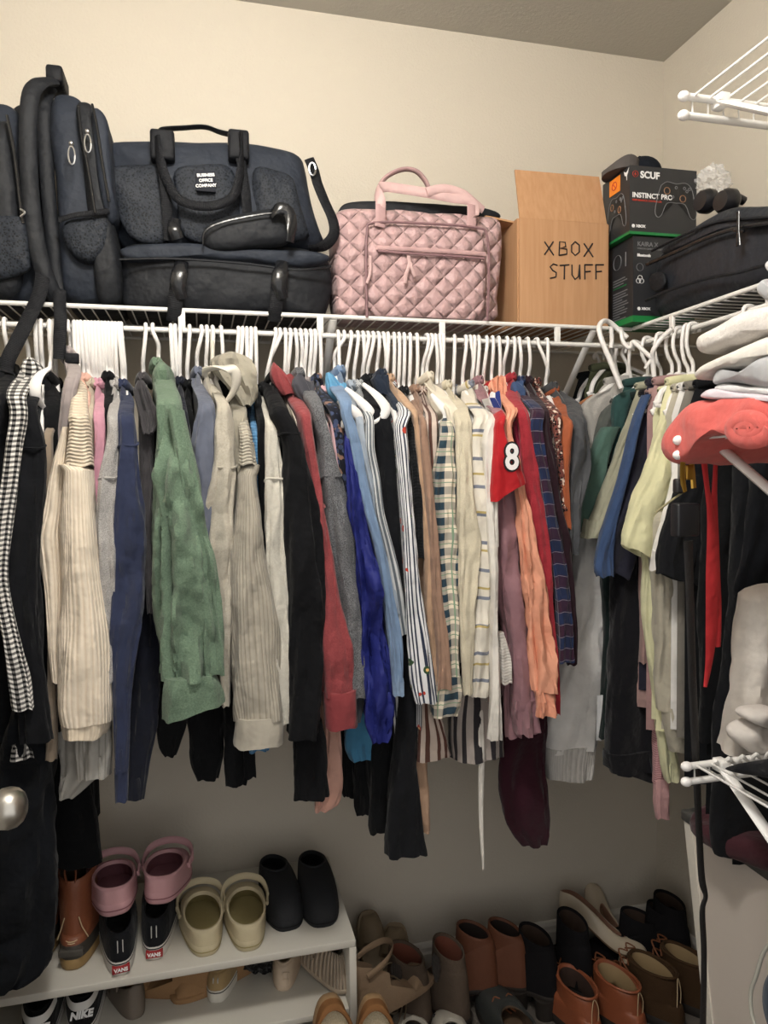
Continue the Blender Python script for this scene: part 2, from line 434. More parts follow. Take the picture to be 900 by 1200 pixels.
# ================================================================ clothes on the back rod
def pchip(xs, ys, q):
    xs = np.array(xs, float); ys = np.array(ys, float); h = np.diff(xs); d = np.diff(ys)/h
    m_ = np.zeros(len(xs))
    for i in range(1, len(xs)-1):
        m_[i] = 0 if d[i-1]*d[i] <= 0 else 2*d[i-1]*d[i]/(d[i-1]+d[i])*1.0
    m_[0] = d[0]; m_[-1] = d[-1]
    out = []
    for x in q:
        i = int(min(max(np.searchsorted(xs, x)-1, 0), len(xs)-2)); t = (x-xs[i])/h[i]
        out.append((2*t**3-3*t**2+1)*ys[i]+(t**3-2*t**2+t)*h[i]*m_[i]+(-2*t**3+3*t**2)*ys[i+1]+(t**3-t**2)*h[i]*m_[i+1])
    return out
def loft_px(mb, rows, Yf, th=None, amp=.07, seed=0, open_end=True, flat=.75, ramp=None, N=44, kf=1.0, ruff=0, slant=0, taper=True):
    """soft tube whose front outline passes through rows (py, xl, xr) at depth Yf(py)"""
    Y = Yf if callable(Yf) else (lambda py: Yf)
    pys = [r[0] for r in rows]; L = [P(r[1], r[0], Y(r[0])) for r in rows]; Rr = [P(r[2], r[0], Y(r[0])) for r in rows]
    n = max(4, int((pys[-1]-pys[0])/5.5)); q = np.linspace(pys[0], pys[-1], n+1)
    cx = pchip(pys, [(a.x+b.x)/2 for a, b in zip(L, Rr)], q); hw = pchip(pys, [(b.x-a.x)/2 for a, b in zip(L, Rr)], q)
    cz = pchip(pys, [(a.z+b.z)/2 for a, b in zip(L, Rr)], q)
    rings = []; us = []; vs = []; s = 0; rr = random.Random(seed); a1, a2, a3 = rr.uniform(0, 6), rr.uniform(0, 6), rr.uniform(0, 6)
    umax = max(hw)*2+min(max(max(hw)*.75, .012), .042)*2.4
    for i in range(n+1):
        z = cz[i]; w_ = max(hw[i], .0025); t_ = th if th else min(max(w_*.75, .012), .042)
        y0 = Y(q[i])+t_
        if i: s += math.dist((cx[i], z), (cx[i-1], cz[i-1]))
        e = min(1, (i+.5)/2.2); e = e**.5 if taper else 1
        tt = i/n
        ring = []
        for j in range(N):
            ph = PI/2+2*PI*j/N
            c, s_ = math.cos(ph), math.sin(ph)
            k = 1+amp*(.55*math.sin(3*ph+a1+z*9*kf)+.45*math.sin(5*ph+a2-z*13*kf)+.35*math.sin(8*ph+a3+z*5))*min(1, tt*3+.2)
            if ruff: k += ruff*math.sin(11*ph+a1)*(.25+.75*tt)
            x = w_*(abs(c)**flat)*(1 if c > 0 else -1)
            yy = t_*(abs(s_)**flat)*(1 if s_ > 0 else -1)
            A_ = (amp/.07)*min(.0075, w_*.22)*min(1, tt*4+.15)
            q3 = Vector((math.cos(ph)*1.5+a1, math.sin(ph)*1.5+z*7.5, z*6.5-math.cos(ph)*1.1+a2))
            dd = A_*(noise.noise(q3)*1.5+.8*abs(noise.noise(q3*2.3))-.25)
            x += dd*c*.8; yy += dd*s_*1.6
            ring.append(Vector((cx[i]+x*e*(1+(k-1)*.35), y0+yy*e*k + .004*math.sin(z*22+a1)*tt, z+slant*x*tt+.002*math.sin(4*ph+a2)*tt)))
        rings.append(ring); us.append([umax*(j/N) for j in range(N+1)]); vs.append(s)
    if open_end:
        last = rings[-1]; c = sum(last, Vector())/N
        for sc2, dz in ((.90, .0015), (.84, .02), (.7, .04)):
            rings.append([c+Vector(((p.x-c.x)*sc2, (p.y-c.y)*sc2, p.z-c.z+dz)) for p in last]); us.append(us[-1]); vs.append(vs[-1]+.004)
    return skin_rings(mb, rings, us=us, vs=vs)
def slab(mb, neck, front, back, z_sh, hem, tb=.011, seed=0, hemdrop=0, neckw=.05):
    """garment body: a thick draped sheet hanging between the front and rear shoulder"""
    rr = random.Random(seed+5); a1, a2 = rr.uniform(0, 6), rr.uniform(0, 6); N = 40
    zs = list(np.linspace(neck.z, z_sh, 5)) + list(np.linspace(z_sh, hem, max(5, int((z_sh-hem)/.03))))[1:]
    rings = []; us = []; vs = []
    for i, z in enumerate(zs):
        if z >= z_sh:
            t = (neck.z-z)/max(1e-4, neck.z-z_sh); t = t**1.0
            fy = (neck.y-neckw)*(1-t)+front(z).y*t; fx = neck.x*(1-t)+front(z).x*t
            by = (neck.y+neckw)*(1-t)+back.y*t; bx = neck.x*(1-t)+back.x*t
        else: fy, fx, by, bx = front(z).y, front(z).x, back.y, back.x
        A = Vector((fx, fy, 0)); B = Vector((bx, by, 0)); d = (B-A); L = d.length; d.normalize(); nn = Vector((-d.y, d.x, 0))
        ring = []; drop = (neck.z-z)
        for j in range(N):
            f = j/N*2
            s_, sd = (f, 1) if f < 1 else (2-f, -1)
            th = tb*min(1, (s_*(1-s_)*4+.12)**.5)*(min(1, i/2+.35))
            rip = .006*min(1, drop*4)*math.sin(s_*13+a1+z*3)*math.sin(PI*min(1, max(0, s_)))+.003*math.sin(s_*29+a2)*min(1, drop*2)
            ring.append(Vector((A.x+d.x*s_*L+nn.x*(sd*th+rip), A.y+d.y*s_*L+nn.y*(sd*th+rip), z+(.006*math.sin(s_*17+a2) if i == len(zs)-1 else 0))))
        rings.append(ring); us.append([(j/N*2)*L for j in range(N+1)]); vs.append(neck.z-z)
    last = rings[-1]; c = sum(last, Vector())/N
    return skin_rings(mb, rings, us=us, vs=vs)

HOOKS = [3, 25, 40, 46, 56, 61, 78, 85, 89, 93, 98, 102, 106, 110, 114, 118, 122, 126, 130, 134, 138, 141, 170, 178, 200, 205, 211, 222, 236, 242, 249, 259,
         280, 285, 290, 295, 300, 324, 329, 335, 341, 347, 353, 359, 365, 370, 376, 398, 405, 413, 421, 427, 433, 439, 445, 451, 457, 464, 470, 476, 483, 491, 503, 508, 513, 518, 523,
         536, 549, 554, 559, 564, 574, 581, 588, 598, 606, 612, 622, 633, 645]
def rod_x(px): return P(px, 388, 1.535).x
HX = [[px, rod_x(px), None] for px in HOOKS]
# which clothes a bare hanger stands over, by position of the hook: words for the labels
ZONES = [(30, 'above the gingham shirt at the left end of the rod'), (60, 'between the gingham shirt and the cream ribbed sweater'), (92, 'at the left of the tight row above the cream ribbed sweater'),
         (119, 'in the middle of the tight row above the rose pink top'), (150, 'at the right of the tight row above the navy sweatshirt'), (190, 'with a long bare hook at the neck of the green fleece'), (215, 'right beside the neck of the green fleece'),
         (265, 'between the green fleece and the hood of the sage hoodie'), (310, 'in the bunch right of the sage hood'), (345, 'in the bunch above the brick red hoodie'), (385, 'in the bunch above the charcoal heather sweater'),
         (425, 'above the light blue shirts in the middle of the rod'), (460, 'above the black dress in the middle of the rod'), (495, 'above the striped embroidered shirt'), (530, 'above the green plaid flannel'),
         (545, 'alone in a gap above the cream cardigan'), (569, 'above the white satin blouse and red jersey'), (593, 'above the peach and red tops'), (615, 'above the plaid shirt and burgundy sweater'), (640, 'above the animal print and rust tops'), (700, 'rightmost on the back rod, above the dark grey leather top')]
def zone(px):
    for m_, w_ in ZONES:
        if px <= m_: return w_
def hanger_mesh(H, N, T, T2, r=.0042):
    """hook over rod point H, neck N, front tip T, rear tip T2 -> (hook, frame)"""
    d = (T-T2); d.z = 0; d.normalize()
    Rr = .0135; top = H+Vector((0, 0, .0055+r))
    pts = [H+d*(-Rr)+Vector((0, 0, -.008)), H+d*(-Rr)+Vector((0, 0, .003)), top+d*(-Rr*.6)-Vector((0, 0, .002)), top, top+d*(Rr*.7)-Vector((0, 0, .003)), H+d*Rr-Vector((0, 0, .006))]
    n2 = N+Vector((0, 0, .022))
    bow = n2+d*.010+Vector((0, 0, .018))
    mid = (H+d*Rr-Vector((0, 0, .006)))*.5+bow*.5+d*.004
    pts += [mid, bow, n2, N]
    hk = tube(MB(), cr(pts, 4), r, 8)
    a = N.lerp(T, .2)+Vector((0, 0, .005)); b = N.lerp(T2, .2)+Vector((0, 0, .005))
    fr = MB()
    path = [T-Vector((0, 0, .018)), T-d*.004, N.lerp(T, .75)+Vector((0, 0, .004)), a, N, b, N.lerp(T2, .75)+Vector((0, 0, .004)), T2+d*.004, T2-Vector((0, 0, .018)), T2-d*(-.012)-Vector((0, 0, .026)), T-d*.012-Vector((0, 0, .026)), T-Vector((0, 0, .018))]
    tube(fr, cr(path, 4), .0045, 8, ry=.006)
    return hk, fr
def make_hanger(H, N, T, T2, label, group, mat=None, r=.0042):
    mat = mat or WHITE
    t = thing('clothes_hanger', label, 'clothes hanger', tuple(N), group=group)
    hk, fr = hanger_mesh(H, N, T, T2, r)
    obj('hook', hk, mat, t); obj('frame', fr, mat, t); return t

SEED = [0]
def garment(name, label, cat, mat, rows, YF=1.37, hem=None, parts=(), part='sleeve', th=None, amp=.07, hook=True, body=True, collar=True, yb=1.76, ramp=36, tb=.011, tip=True, bodymat=None, ruff=0, slant=0, seam=None):
    SEED[0] += 1; sd = SEED[0]
    y0 = rows[0][0]
    def Y(py):
        t = min(1, max(0, (py-y0)/ramp)); t = t*t*(3-2*t)*.5+t*.5
        return 1.525+(YF-1.525)*t
    mid = lambda i: P((rows[i][1]+rows[i][2])/2, rows[i][0], Y(rows[i][0]))
    n0 = mid(0)
    t = thing(name, label, cat, (n0.x, 1.56, n0.z))
    SL = MB(); loft_px(SL, rows, Y, th=th, amp=amp, seed=sd, ruff=ruff, slant=slant)
    obj(part, SL, mat, t)
    if seam:
        ys_ = [r[0] for r in rows]; xl = float(np.interp(seam, ys_, [r[1] for r in rows])); xr = float(np.interp(seam, ys_, [r[2] for r in rows]))
        A_, B_ = P(xl, seam, Y(seam)), P(xr, seam, Y(seam)); hw_ = (B_.x-A_.x)/2; th_ = th if th else min(max(hw_*.75, .012), .042); cx_ = (A_.x+B_.x)/2
        M = MB(); tube(M, [(cx_+hw_*1.005*math.copysign(abs(math.cos(q))**.75, math.cos(q)), Y(seam)+th_-.0012+th_*1.0*math.copysign(abs(math.sin(q))**.75, math.sin(q)), A_.z+.004*math.cos(q)+.003*math.sin(2*q)) for q in [2*PI*i/36 for i in range(37)]], .0022, 6); obj('shoulder_seam', M, mat, t)
    # hook choice
    Hx = None
    if hook:
        c = [h for h in HX if h[2] is None]
        if c:
            h = min(c, key=lambda h: abs(h[1]-n0.x)); 
            if abs(h[1]-n0.x) < .06: h[2] = t; Hx = h[1]
    hx = n0.x if Hx is None else n0.x*.5+Hx*.5
    neck = Vector((hx, 1.56, n0.z+.004))
    cz = [mid(i) for i in range(len(rows))]
    zs = [c.z for c in cz][::-1]; xs = [c.x for c in cz][::-1]
    def front(z):
        x = float(np.interp(z, zs, xs)); w_ = .02
        return Vector((x, YF+.03, z))
    zsh = min(P((rows[0][1]+rows[0][2])/2, y0+ramp, YF).z-.01, n0.z-.03)
    if body:
        hz = P((rows[-1][1]+rows[-1][2])/2, hem, YF).z if hem else cz[-1].z+.06
        hz = min(hz, zsh-.05)
        back = Vector((hx+(hx-front(zsh).x)*.6, yb, 0))
        B = MB(); slab(B, neck, front, back, zsh, hz, tb=tb, seed=sd); obj('body', B, bodymat or mat, t)
        if collar:
            cp = []
            for j in range(25):
                a = 2*PI*j/24; cp.append(Vector((hx+.012*math.sin(a), 1.56+.052*math.cos(a), n0.z+.004+.006*math.cos(2*a))))
            M = MB(); tube(M, cp, .006, 8, ry=.010, nrm=(1, 0, 0)); obj('collar', M, bodymat or mat, t)
    for pt in parts:
        pn, prow = pt[0], pt[1]; o = pt[2] if len(pt) > 2 else {}
        M = MB(); loft_px(M, prow, o.get('Y', YF), th=o.get('th'), amp=o.get('amp', amp), seed=sd*7+len(pn), ruff=o.get('ruff', 0), slant=o.get('slant', 0), taper=pn in ('hood', 'collar', 'second_sleeve'))
        obj(pn, M, o.get('mat', mat), t, label=o.get('label'))
    if hook and Hx is not None:
        N = Vector((Hx*.4+n0.x*.6, 1.56, n0.z+.006)); T = front(zsh)+Vector((0, .015, .000)); T2 = Vector((hx+(hx-front(zsh).x)*.6, 1.75, zsh+.012))
        H = Vector((Hx, YR, ZRD))
        px = [h for h in HX if h[1] == Hx][0][0]
        make_hanger(H, N, T, T2, 'white hanger '+zone(px), 'white hangers '+zone(px))
        for h in HX:
            if h[1] == Hx: h.append((N, T, T2))
    return t

f = fabric
CREAM = f((236, 220, 197), 'ribv', (216, 196, 170), p=.0052, bump=.35); CREAMH = f((228, 211, 186), 'ribh', (198, 178, 150), p=.0062, bump=.45)
BLACK = f((15, 17, 21), 'plain', sheen=.05); BLACK2 = f((22, 24, 30), 'plain', sheen=.06); NAVYBLK = f((15, 18, 26), sheen=.04)
NAVY = f((44, 52, 82)); NAVYD = f((30, 34, 52)); CHAR = f((66, 63, 66)); SLATE = f((98, 104, 122))
OAT = f((190, 182, 165), 'heather', (172, 163, 146), p=.004); LOAT = f((205, 200, 186), 'heather', (188, 182, 168), p=.004)
GREYH = f((188, 184, 180), 'heather', (128, 124, 122), p=.0016); CHARH = f((128, 129, 132), 'heather', (58, 59, 64), p=.0022)
GREEN = f((112, 138, 112), 'fleece', (88, 112, 90), bump=.8)
RIBOAT = f((172, 164, 148), 'ribv', (142, 133, 118), p=.0045, bump=.3); RIBOATH = f((180, 172, 155), 'ribh', (140, 131, 115), p=.0058, bump=.4)
BRICK = f((162, 66, 68), 'heather', (142, 54, 58), p=.003); SAGE = f((158, 151, 134)); PINK = f((204, 140, 160)); PEACHP = f((232, 178, 158))
GING = f((16, 16, 20), 'gingham', (236, 232, 226), p=.0088, bump=.1); ROYAL = f((34, 42, 124), rough=.45, sheen=0, bump=.1); SKY = f((62, 132, 176))
LTBLUE = f((124, 150, 182)); LTBLUE2 = f((112, 140, 176)); STRIPE = f((222, 222, 226), 'stripev', (44, 52, 72), p=.0075, bump=.1); GSTRIPE = f((206, 208, 208), 'stripev', (96, 104, 112), p=.006, bump=.1)
EMB = f((226, 226, 228), 'embroid', (44, 52, 74), p=.0062, bump=.15); TAN = f((196, 156, 122)); TANB = f((158, 122, 100)); PLAID = f((38, 62, 78), 'plaid', (222, 208, 184), (120, 150, 120), p=.030, bump=.15)
CKNIT = f((214, 204, 178), 'heather', (196, 184, 156), p=.002); WSTR = f((224, 216, 200), 'stripeh', (118, 124, 140), (186, 164, 96), p=.055); SATIN = f((222, 216, 206), rough=.45, sheen=0, bump=.1)
MAUVE = f((156, 110, 118), rough=.7); RED = f((198, 16, 26), rough=.55, bump=.15); PEACH = f((238, 158, 124), rough=.5, sheen=0, bump=.12); REDK = f((186, 44, 56), 'heather', (164, 34, 46), p=.002)
TART = f((62, 30, 52), 'tartan', (30, 46, 86), (150, 140, 150), p=.05); BURG = f((56, 26, 38)); BURGL = f((70, 20, 38)); LEO = f((120, 60, 50), 'spots', (20, 12, 14), (225, 200, 180), p=.006)
RUST = f((176, 84, 44), rough=.7); LEATH = f((72, 74, 78), rough=.6); BSTRIPE = f((206, 186, 172), 'stripev', (92, 56, 46), p=.011, bump=.1); GSK = f((168, 156, 148), 'stripev', (46, 42, 46), p=.017, bump=.1)
HOTP = f((206, 52, 92)); WRIB = f((238, 230, 222), 'ribv', (222, 212, 202), p=.004)
GREYW = f((176, 172, 164), 'ribv', (142, 138, 130), p=.008)

G = garment
G('jacket', 'black jacket at the far left end of the rod', 'jacket', BLACK2, [(430, -4, 14), (450, -14, 16), (500, -18, 14), (600, -22, 10), (700, -24, 8), (800, -20, 22), (872, -20, 24)], YF=1.40)
G('gingham_shirt', 'black and white gingham shirt with its collar stuffed around the hanger', 'shirt', GING, [(434, 22, 42), (445, 14, 40), (480, 9, 30), (520, 4, 25), (560, 0, 21), (620, -9, 12), (680, -13, 7), (700, -9, 10), (760, 4, 24), (800, 10, 33), (834, 14, 37)], YF=1.33,
  parts=[('collar', [(417, 26, 38), (424, 23, 44), (434, 22, 46), (446, 22, 40)], dict(Y=1.49, th=.03)), ('shirt_tail', [(825, 20, 34), (858, 12, 32), (890, 10, 39)], dict(Y=1.39))], collar=False)
G('sweater', 'plain black sweater hanging directly right of the gingham shirt', 'sweater', BLACK2, [(440, 33, 46), (470, 28, 43), (520, 20, 51), (560, 16, 51), (640, 10, 47), (700, 4, 45), (800, 16, 51), (872, 24, 60)], seam=525, YF=1.36)
G('camisole', 'black strappy top on a wide shouldered hanger left of the cream ribbed sweater', 'top', BLACK, [(446, 52, 62), (480, 50, 70), (560, 46, 72), (700, 40, 68), (860, 40, 72)], YF=1.42)
G('long_dress', 'very long navy black dress reaching down to the shoe rack behind the door knob', 'dress', f((19, 23, 31), sheen=.05), [(452, 44, 56), (600, 34, 60), (860, -6, 60), (950, -30, 60), (1050, -40, 60), (1120, -50, 60), (1158, -50, 44), (1172, -50, 28)], YF=1.40, th=.05, amp=.12, hook=False)
G('long_coat', 'black coat hanging behind the brown duck boot, hem against the wall', 'coat', BLACK, [(470, 64, 80), (700, 62, 96), (880, 58, 100), (940, 56, 105), (985, 54, 114), (1018, 60, 121)], YF=1.55, th=.03, hook=False, ramp=20, yb=1.80, hem=1012)
G('mauve_shirt', 'dusty mauve grey top with rounded shoulder, left of the cream ribbed sweater', 'top', f((160, 148, 146)), [(417, 77, 84), (425, 76, 92), (440, 77, 94), (462, 72, 88), (500, 68, 82), (540, 62, 80), (640, 60, 80)], YF=1.42, ramp=30)
G('ribbed_sweater', 'chunky cream ribbed sweater with balloon sleeve at the left of the rod', 'sweater', CREAM, [(540, 72, 105), (552, 70, 106), (600, 68, 109), (640, 67, 113), (700, 66, 122), (780, 63, 131), (830, 62, 131), (852, 66, 130)], YF=1.33, amp=.04, th=.045,
  parts=[('yoke', [(444, 87, 95), (452, 83, 99), (475, 80, 100), (500, 78, 102), (525, 74, 104), (546, 71, 106)], dict(mat=CREAMH, Y=lambda py: 1.50+(1.331-1.50)*min(1, (py-444)/45), th=.035)),
         ('cuff', [(848, 68, 128), (858, 70, 127), (868, 72, 123)], dict(Y=1.334, th=.038, mat=f((222, 205, 180), 'ribv', (205, 186, 160), p=.004))),
         ('front_panel', [(500, 72, 80), (560, 56, 74), (600, 49, 72), (632, 41, 70), (660, 44, 72), (700, 50, 72), (760, 56, 70), (800, 60, 72)], dict(Y=1.37, mat=CREAM))], body=False, ramp=1)
G('long_sleeve_top', 'peach top showing as a thin strip right of the cream ribbed sweater', 'top', PEACHP, [(448, 98, 104), (470, 97, 105), (500, 98, 104), (520, 98, 106), (600, 98, 108)], YF=1.40)
G('cardigan', 'tan heather cardigan between the peach strip and the pink top', 'cardigan', f((196, 184, 162), 'heather', (176, 160, 138), p=.003), [(454, 104, 110), (500, 102, 110), (560, 103, 110), (640, 104, 112)], YF=1.40)
G('pink_shirt', 'narrow rose pink top between the cream ribbed sweater and light grey sweater', 'top', PINK, [(454, 112, 120), (470, 111, 123), (500, 110, 123), (560, 108, 121), (620, 107, 115), (700, 107, 113), (760, 108, 114)], YF=1.38)
G('tshirt', 'black top showing only its shoulder between pink and light grey tops', 'tshirt', BLACK, [(446, 123, 131), (460, 122, 134), (500, 123, 131), (600, 118, 126)], YF=1.42)
G('grey_sweater', 'light heather grey sweater between the pink top and the navy sweatshirt', 'sweater', GREYH, [(455, 131, 139), (470, 129, 141), (500, 125, 140), (560, 115, 138), (620, 112, 137), (700, 118, 136), (800, 118, 134)], seam=560, YF=1.35,
  parts=[('hem', [(845, 62, 128), (900, 67, 124), (925, 67, 100), (938, 68, 84)], dict(Y=1.42, mat=f((180, 176, 168)))), ('cuff', [(848, 88, 130), (880, 88, 130), (914, 90, 129)], dict(Y=1.38, mat=GREYW, th=.02))])
G('tan_shirt', 'tan shirt whose buttoned cuff peeks out left of the cream ribbed sweater', 'shirt', f((150, 132, 112)), [(480, 66, 76), (700, 54, 62), (860, 54, 66), (893, 52, 65)], YF=1.39, hook=False)
G('navy_sweatshirt', 'navy blue sweatshirt with a long cuffed sleeve, left of the charcoal hoodie', 'sweatshirt', NAVY, [(455, 142, 151), (470, 140, 157), (500, 138, 159), (520, 138, 161), (560, 135, 164), (600, 133, 168), (640, 131, 170), (700, 130, 171), (760, 129, 160), (800, 129, 155), (860, 131, 151), (906, 133, 150)], seam=522, YF=1.345,
  parts=[('cuff', [(903, 133, 150), (942, 134, 149)], dict(amp=.03)), ('hem', [(600, 150, 168), (700, 150, 181), (800, 150, 188), (850, 148, 185), (900, 149, 174), (938, 150, 168)], dict(Y=1.42, mat=NAVYD))])  # body side in darker navy: its shade is put into the colour
G('hoodie', 'washed charcoal hoodie left of the green fleece', 'hoodie', CHAR, [(447, 156, 172), (460, 157, 174), (490, 162, 183), (505, 162, 180), (560, 164, 178), (640, 168, 177), (720, 172, 182)], YF=1.37, parts=[('hood', [(445, 156, 172), (456, 155, 175), (475, 158, 182), (496, 164, 186), (508, 168, 178)], dict(Y=1.345, amp=.15))])
G('green_fleece', 'sage green fleece jacket with a wide turned up cuff', 'fleece jacket', GREEN, [(430, 182, 196), (445, 178, 204), (470, 181, 213), (520, 183, 219), (560, 179, 224), (620, 177, 226), (680, 178, 226), (740, 180, 232), (790, 189, 242)], seam=526, YF=1.31, amp=.10, th=.04, part='front_panel', ramp=44, hem=760,
  parts=[('collar', [(422, 181, 196), (430, 177, 202), (445, 177, 203), (460, 180, 206)], dict(Y=1.46, th=.035)),
         ('sleeve', [(480, 196, 216), (520, 204, 223), (560, 210, 232), (610, 212, 239), (650, 218, 250), (700, 230, 257), (750, 238, 261), (792, 242, 262)], dict(Y=1.285, amp=.12)),
         ('folded_sleeve', [(482, 197, 212), (520, 190, 222), (560, 184, 230), (610, 184, 237), (650, 186, 242), (700, 188, 246), (750, 190, 250), (800, 192, 253)], dict(Y=lambda py: 1.34-.065*min(1, max(0, (py-482)/70)), amp=.16)),
         ('cuff', [(797, 192, 251), (806, 191, 256), (822, 189, 261), (840, 188, 263)], dict(Y=1.27, amp=.05, th=.04, slant=.22))])
G('tshirt', 'black garment whose hem hangs under the left of the green cuff', 'tshirt', BLACK, [(460, 205, 212), (600, 200, 222), (760, 186, 214), (850, 185, 218), (878, 188, 210), (888, 194, 206)], YF=1.44)
G('navy_shirt', 'dark navy top right beside the green fleece shoulder', 'top', NAVYD, [(452, 206, 213), (475, 206, 218), (520, 210, 225), (560, 216, 228), (640, 224, 236)], YF=1.38)
G('black_dress', 'black dress hanging lower than the green cuff, right of the green fleece', 'dress', BLACK, [(455, 214, 220), (560, 226, 240), (700, 222, 262), (840, 218, 264), (890, 222, 262), (915, 232, 256)], YF=1.45)
G('slate_sweatshirt', 'slate blue grey sweatshirt right of the green fleece', 'sweatshirt', SLATE, [(440, 221, 233), (450, 224, 238), (475, 233, 252), (500, 228, 254), (530, 225, 253), (560, 228, 252), (600, 232, 249), (640, 235, 247), (720, 238, 250)], YF=1.35)
G('oatmeal_sweatshirt', 'oatmeal sweatshirt left of the ribbed oatmeal pullover', 'sweatshirt', OAT, [(441, 236, 246), (455, 245, 257), (478, 254, 271), (500, 252, 275), (530, 252, 277), (550, 250, 278), (580, 243, 277), (600, 238, 276), (640, 237, 276), (700, 240, 274), (760, 252, 271), (830, 260, 270)], seam=548, YF=1.34, th=.035)
G('hoodie', 'black hoodie squeezed behind the oatmeal sweatshirt, hem hanging low', 'hoodie', BLACK, [(455, 258, 268), (480, 268, 280), (520, 270, 284), (640, 272, 284), (780, 260, 290), (880, 262, 298), (922, 266, 288)], YF=1.43, parts=[('cuff', [(860, 284, 300), (912, 286, 300)], dict(Y=1.40))])
G('sage_hoodie', 'sage grey hoodie with its hood bunched up over the hangers', 'hoodie', SAGE, [(455, 268, 284), (475, 270, 288), (520, 272, 284), (600, 274, 284)], YF=1.38,
  parts=[('hood', [(409, 262, 280), (413, 250, 292), (424, 247, 296), (434, 254, 297), (446, 262, 298), (458, 272, 300), (468, 280, 299), (475, 284, 294)], dict(Y=1.43, th=.05, amp=.22))])
G('ribbed_pullover', 'ribbed oatmeal pullover with a smooth cuff and bottom band', 'pullover', RIBOAT, [(541, 281, 302), (560, 279, 303), (600, 276, 308), (640, 272, 312), (700, 269, 324), (760, 270, 330), (800, 272, 333), (848, 276, 334)], YF=1.325, th=.04, amp=.06, body=False, ramp=1,
  parts=[('yoke', [(463, 274, 283), (480, 277, 289), (500, 280, 293), (520, 282, 297), (545, 281, 302)], dict(mat=RIBOATH, Y=lambda py: 1.50+(1.326-1.50)*min(1, (py-463)/45), th=.03)), ('cuff', [(844, 277, 334), (860, 276, 335), (878, 275, 334)], dict(mat=f((176, 168, 152)), Y=1.32, th=.042, amp=.03))])
G('blue_knit', 'bright blue knitted top peeking out right of the sage hood', 'knit top', f((84, 142, 190), 'ribh', (60, 116, 168), p=.006), [(475, 290, 297), (500, 294, 302), (540, 297, 303), (640, 300, 310), (870, 288, 318), (881, 290, 318)], YF=1.40)
G('tshirt', 'black top between the blue knit and the light oatmeal sweatshirt', 'tshirt', BLACK, [(460, 299, 306), (480, 300, 312), (540, 302, 312), (640, 306, 316), (760, 312, 320)], YF=1.39)
G('light_sweatshirt', 'light oatmeal sweatshirt directly left of the long black sweater', 'sweatshirt', LOAT, [(462, 303, 312), (480, 308, 321), (520, 311, 329), (560, 311, 334), (640, 312, 336), (700, 316, 339), (800, 322, 341), (850, 330, 342)], seam=561, YF=1.345)
G('black_sweater', 'long black sweater with a wide sleeve, left of the brick red hoodie', 'sweater', f((15, 16, 21), sheen=.03), [(445, 304, 317), (455, 310, 326), (480, 318, 340), (500, 325, 351), (520, 333, 358), (560, 334, 368), (640, 336, 380), (700, 338, 383), (800, 339, 383), (868, 338, 378)], seam=508, YF=1.315, th=.045, hem=860,
  parts=[('cuff', [(850, 343, 380), (880, 345, 384), (920, 346, 386), (941, 347, 387)], dict(Y=1.35, th=.03))])
G('cream_shirt', 'cream top as a thin strip between the black sweater and brick red hoodie', 'top', f((226, 210, 190)), [(458, 332, 338), (475, 339, 346), (490, 345, 353), (512, 351, 358), (560, 356, 362)], YF=1.37)
G('brick_hoodie', 'brick red hoodie with a pointed hood tip sticking up', 'hoodie', BRICK, [(452, 330, 345), (470, 340, 358), (500, 352, 368), (560, 362, 378), (600, 368, 383), (640, 371, 390), (700, 377, 401), (760, 378, 414), (817, 380, 421)], seam=595, YF=1.335, hem=800, th=.035,
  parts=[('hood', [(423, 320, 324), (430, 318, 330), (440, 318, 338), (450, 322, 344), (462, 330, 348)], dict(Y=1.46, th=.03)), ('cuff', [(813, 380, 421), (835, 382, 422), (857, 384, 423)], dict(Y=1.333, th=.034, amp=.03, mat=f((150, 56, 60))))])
G('heather_sweater', 'charcoal heather sweater right of the brick red hoodie', 'sweater', CHARH, [(441, 344, 358), (458, 354, 372), (480, 366, 382), (520, 376, 392), (560, 379, 403), (600, 384, 411), (640, 388, 418), (700, 401, 424), (760, 408, 428), (820, 414, 431)], seam=558, YF=1.345, th=.034,
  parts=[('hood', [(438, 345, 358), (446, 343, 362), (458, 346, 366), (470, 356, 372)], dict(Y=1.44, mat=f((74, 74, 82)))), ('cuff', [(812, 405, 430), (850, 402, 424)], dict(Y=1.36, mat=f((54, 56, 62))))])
G('pink_trim_top', 'pale pink top as a sliver right of the charcoal heather sweater', 'top', f((226, 178, 184)), [(462, 378, 382), (480, 380, 385), (520, 390, 396), (560, 398, 404)], YF=1.37)
G('patterned_blouse', 'dark navy patterned blouse between the charcoal sweater and royal blue jacket', 'blouse', f((28, 32, 50), 'spots', (58, 70, 104), (150, 110, 90), p=.012), [(448, 364, 376), (470, 378, 392), (500, 391, 402), (560, 399, 411), (600, 404, 413), (700, 410, 424)], YF=1.365)
G('blue_jacket', 'shiny royal blue jacket with its sleeve bunched at the bottom', 'jacket', ROYAL, [(482, 398, 406), (500, 402, 412), (520, 404, 418), (560, 408, 426), (600, 411, 431), (640, 418, 438), (700, 424, 451), (750, 425, 456), (800, 428, 463), (840, 430, 465), (872, 438, 454)], YF=1.335, amp=.16, ramp=30)
G('blue_shirt', 'light blue shirt with a sky blue collar, right of the royal blue jacket', 'shirt', LTBLUE2, [(438, 382, 395), (455, 388, 406), (480, 400, 413), (500, 405, 419), (560, 418, 432), (600, 428, 441), (640, 440, 451), (700, 450, 464), (760, 458, 473), (800, 461, 474)], YF=1.33,
  parts=[('collar', [(436, 380, 392), (446, 383, 398), (458, 386, 406), (472, 396, 410)], dict(Y=1.45, mat=f((96, 168, 214)))), ('cuff', [(796, 461, 474), (816, 462, 474)], dict(Y=1.328, mat=LTBLUE))])
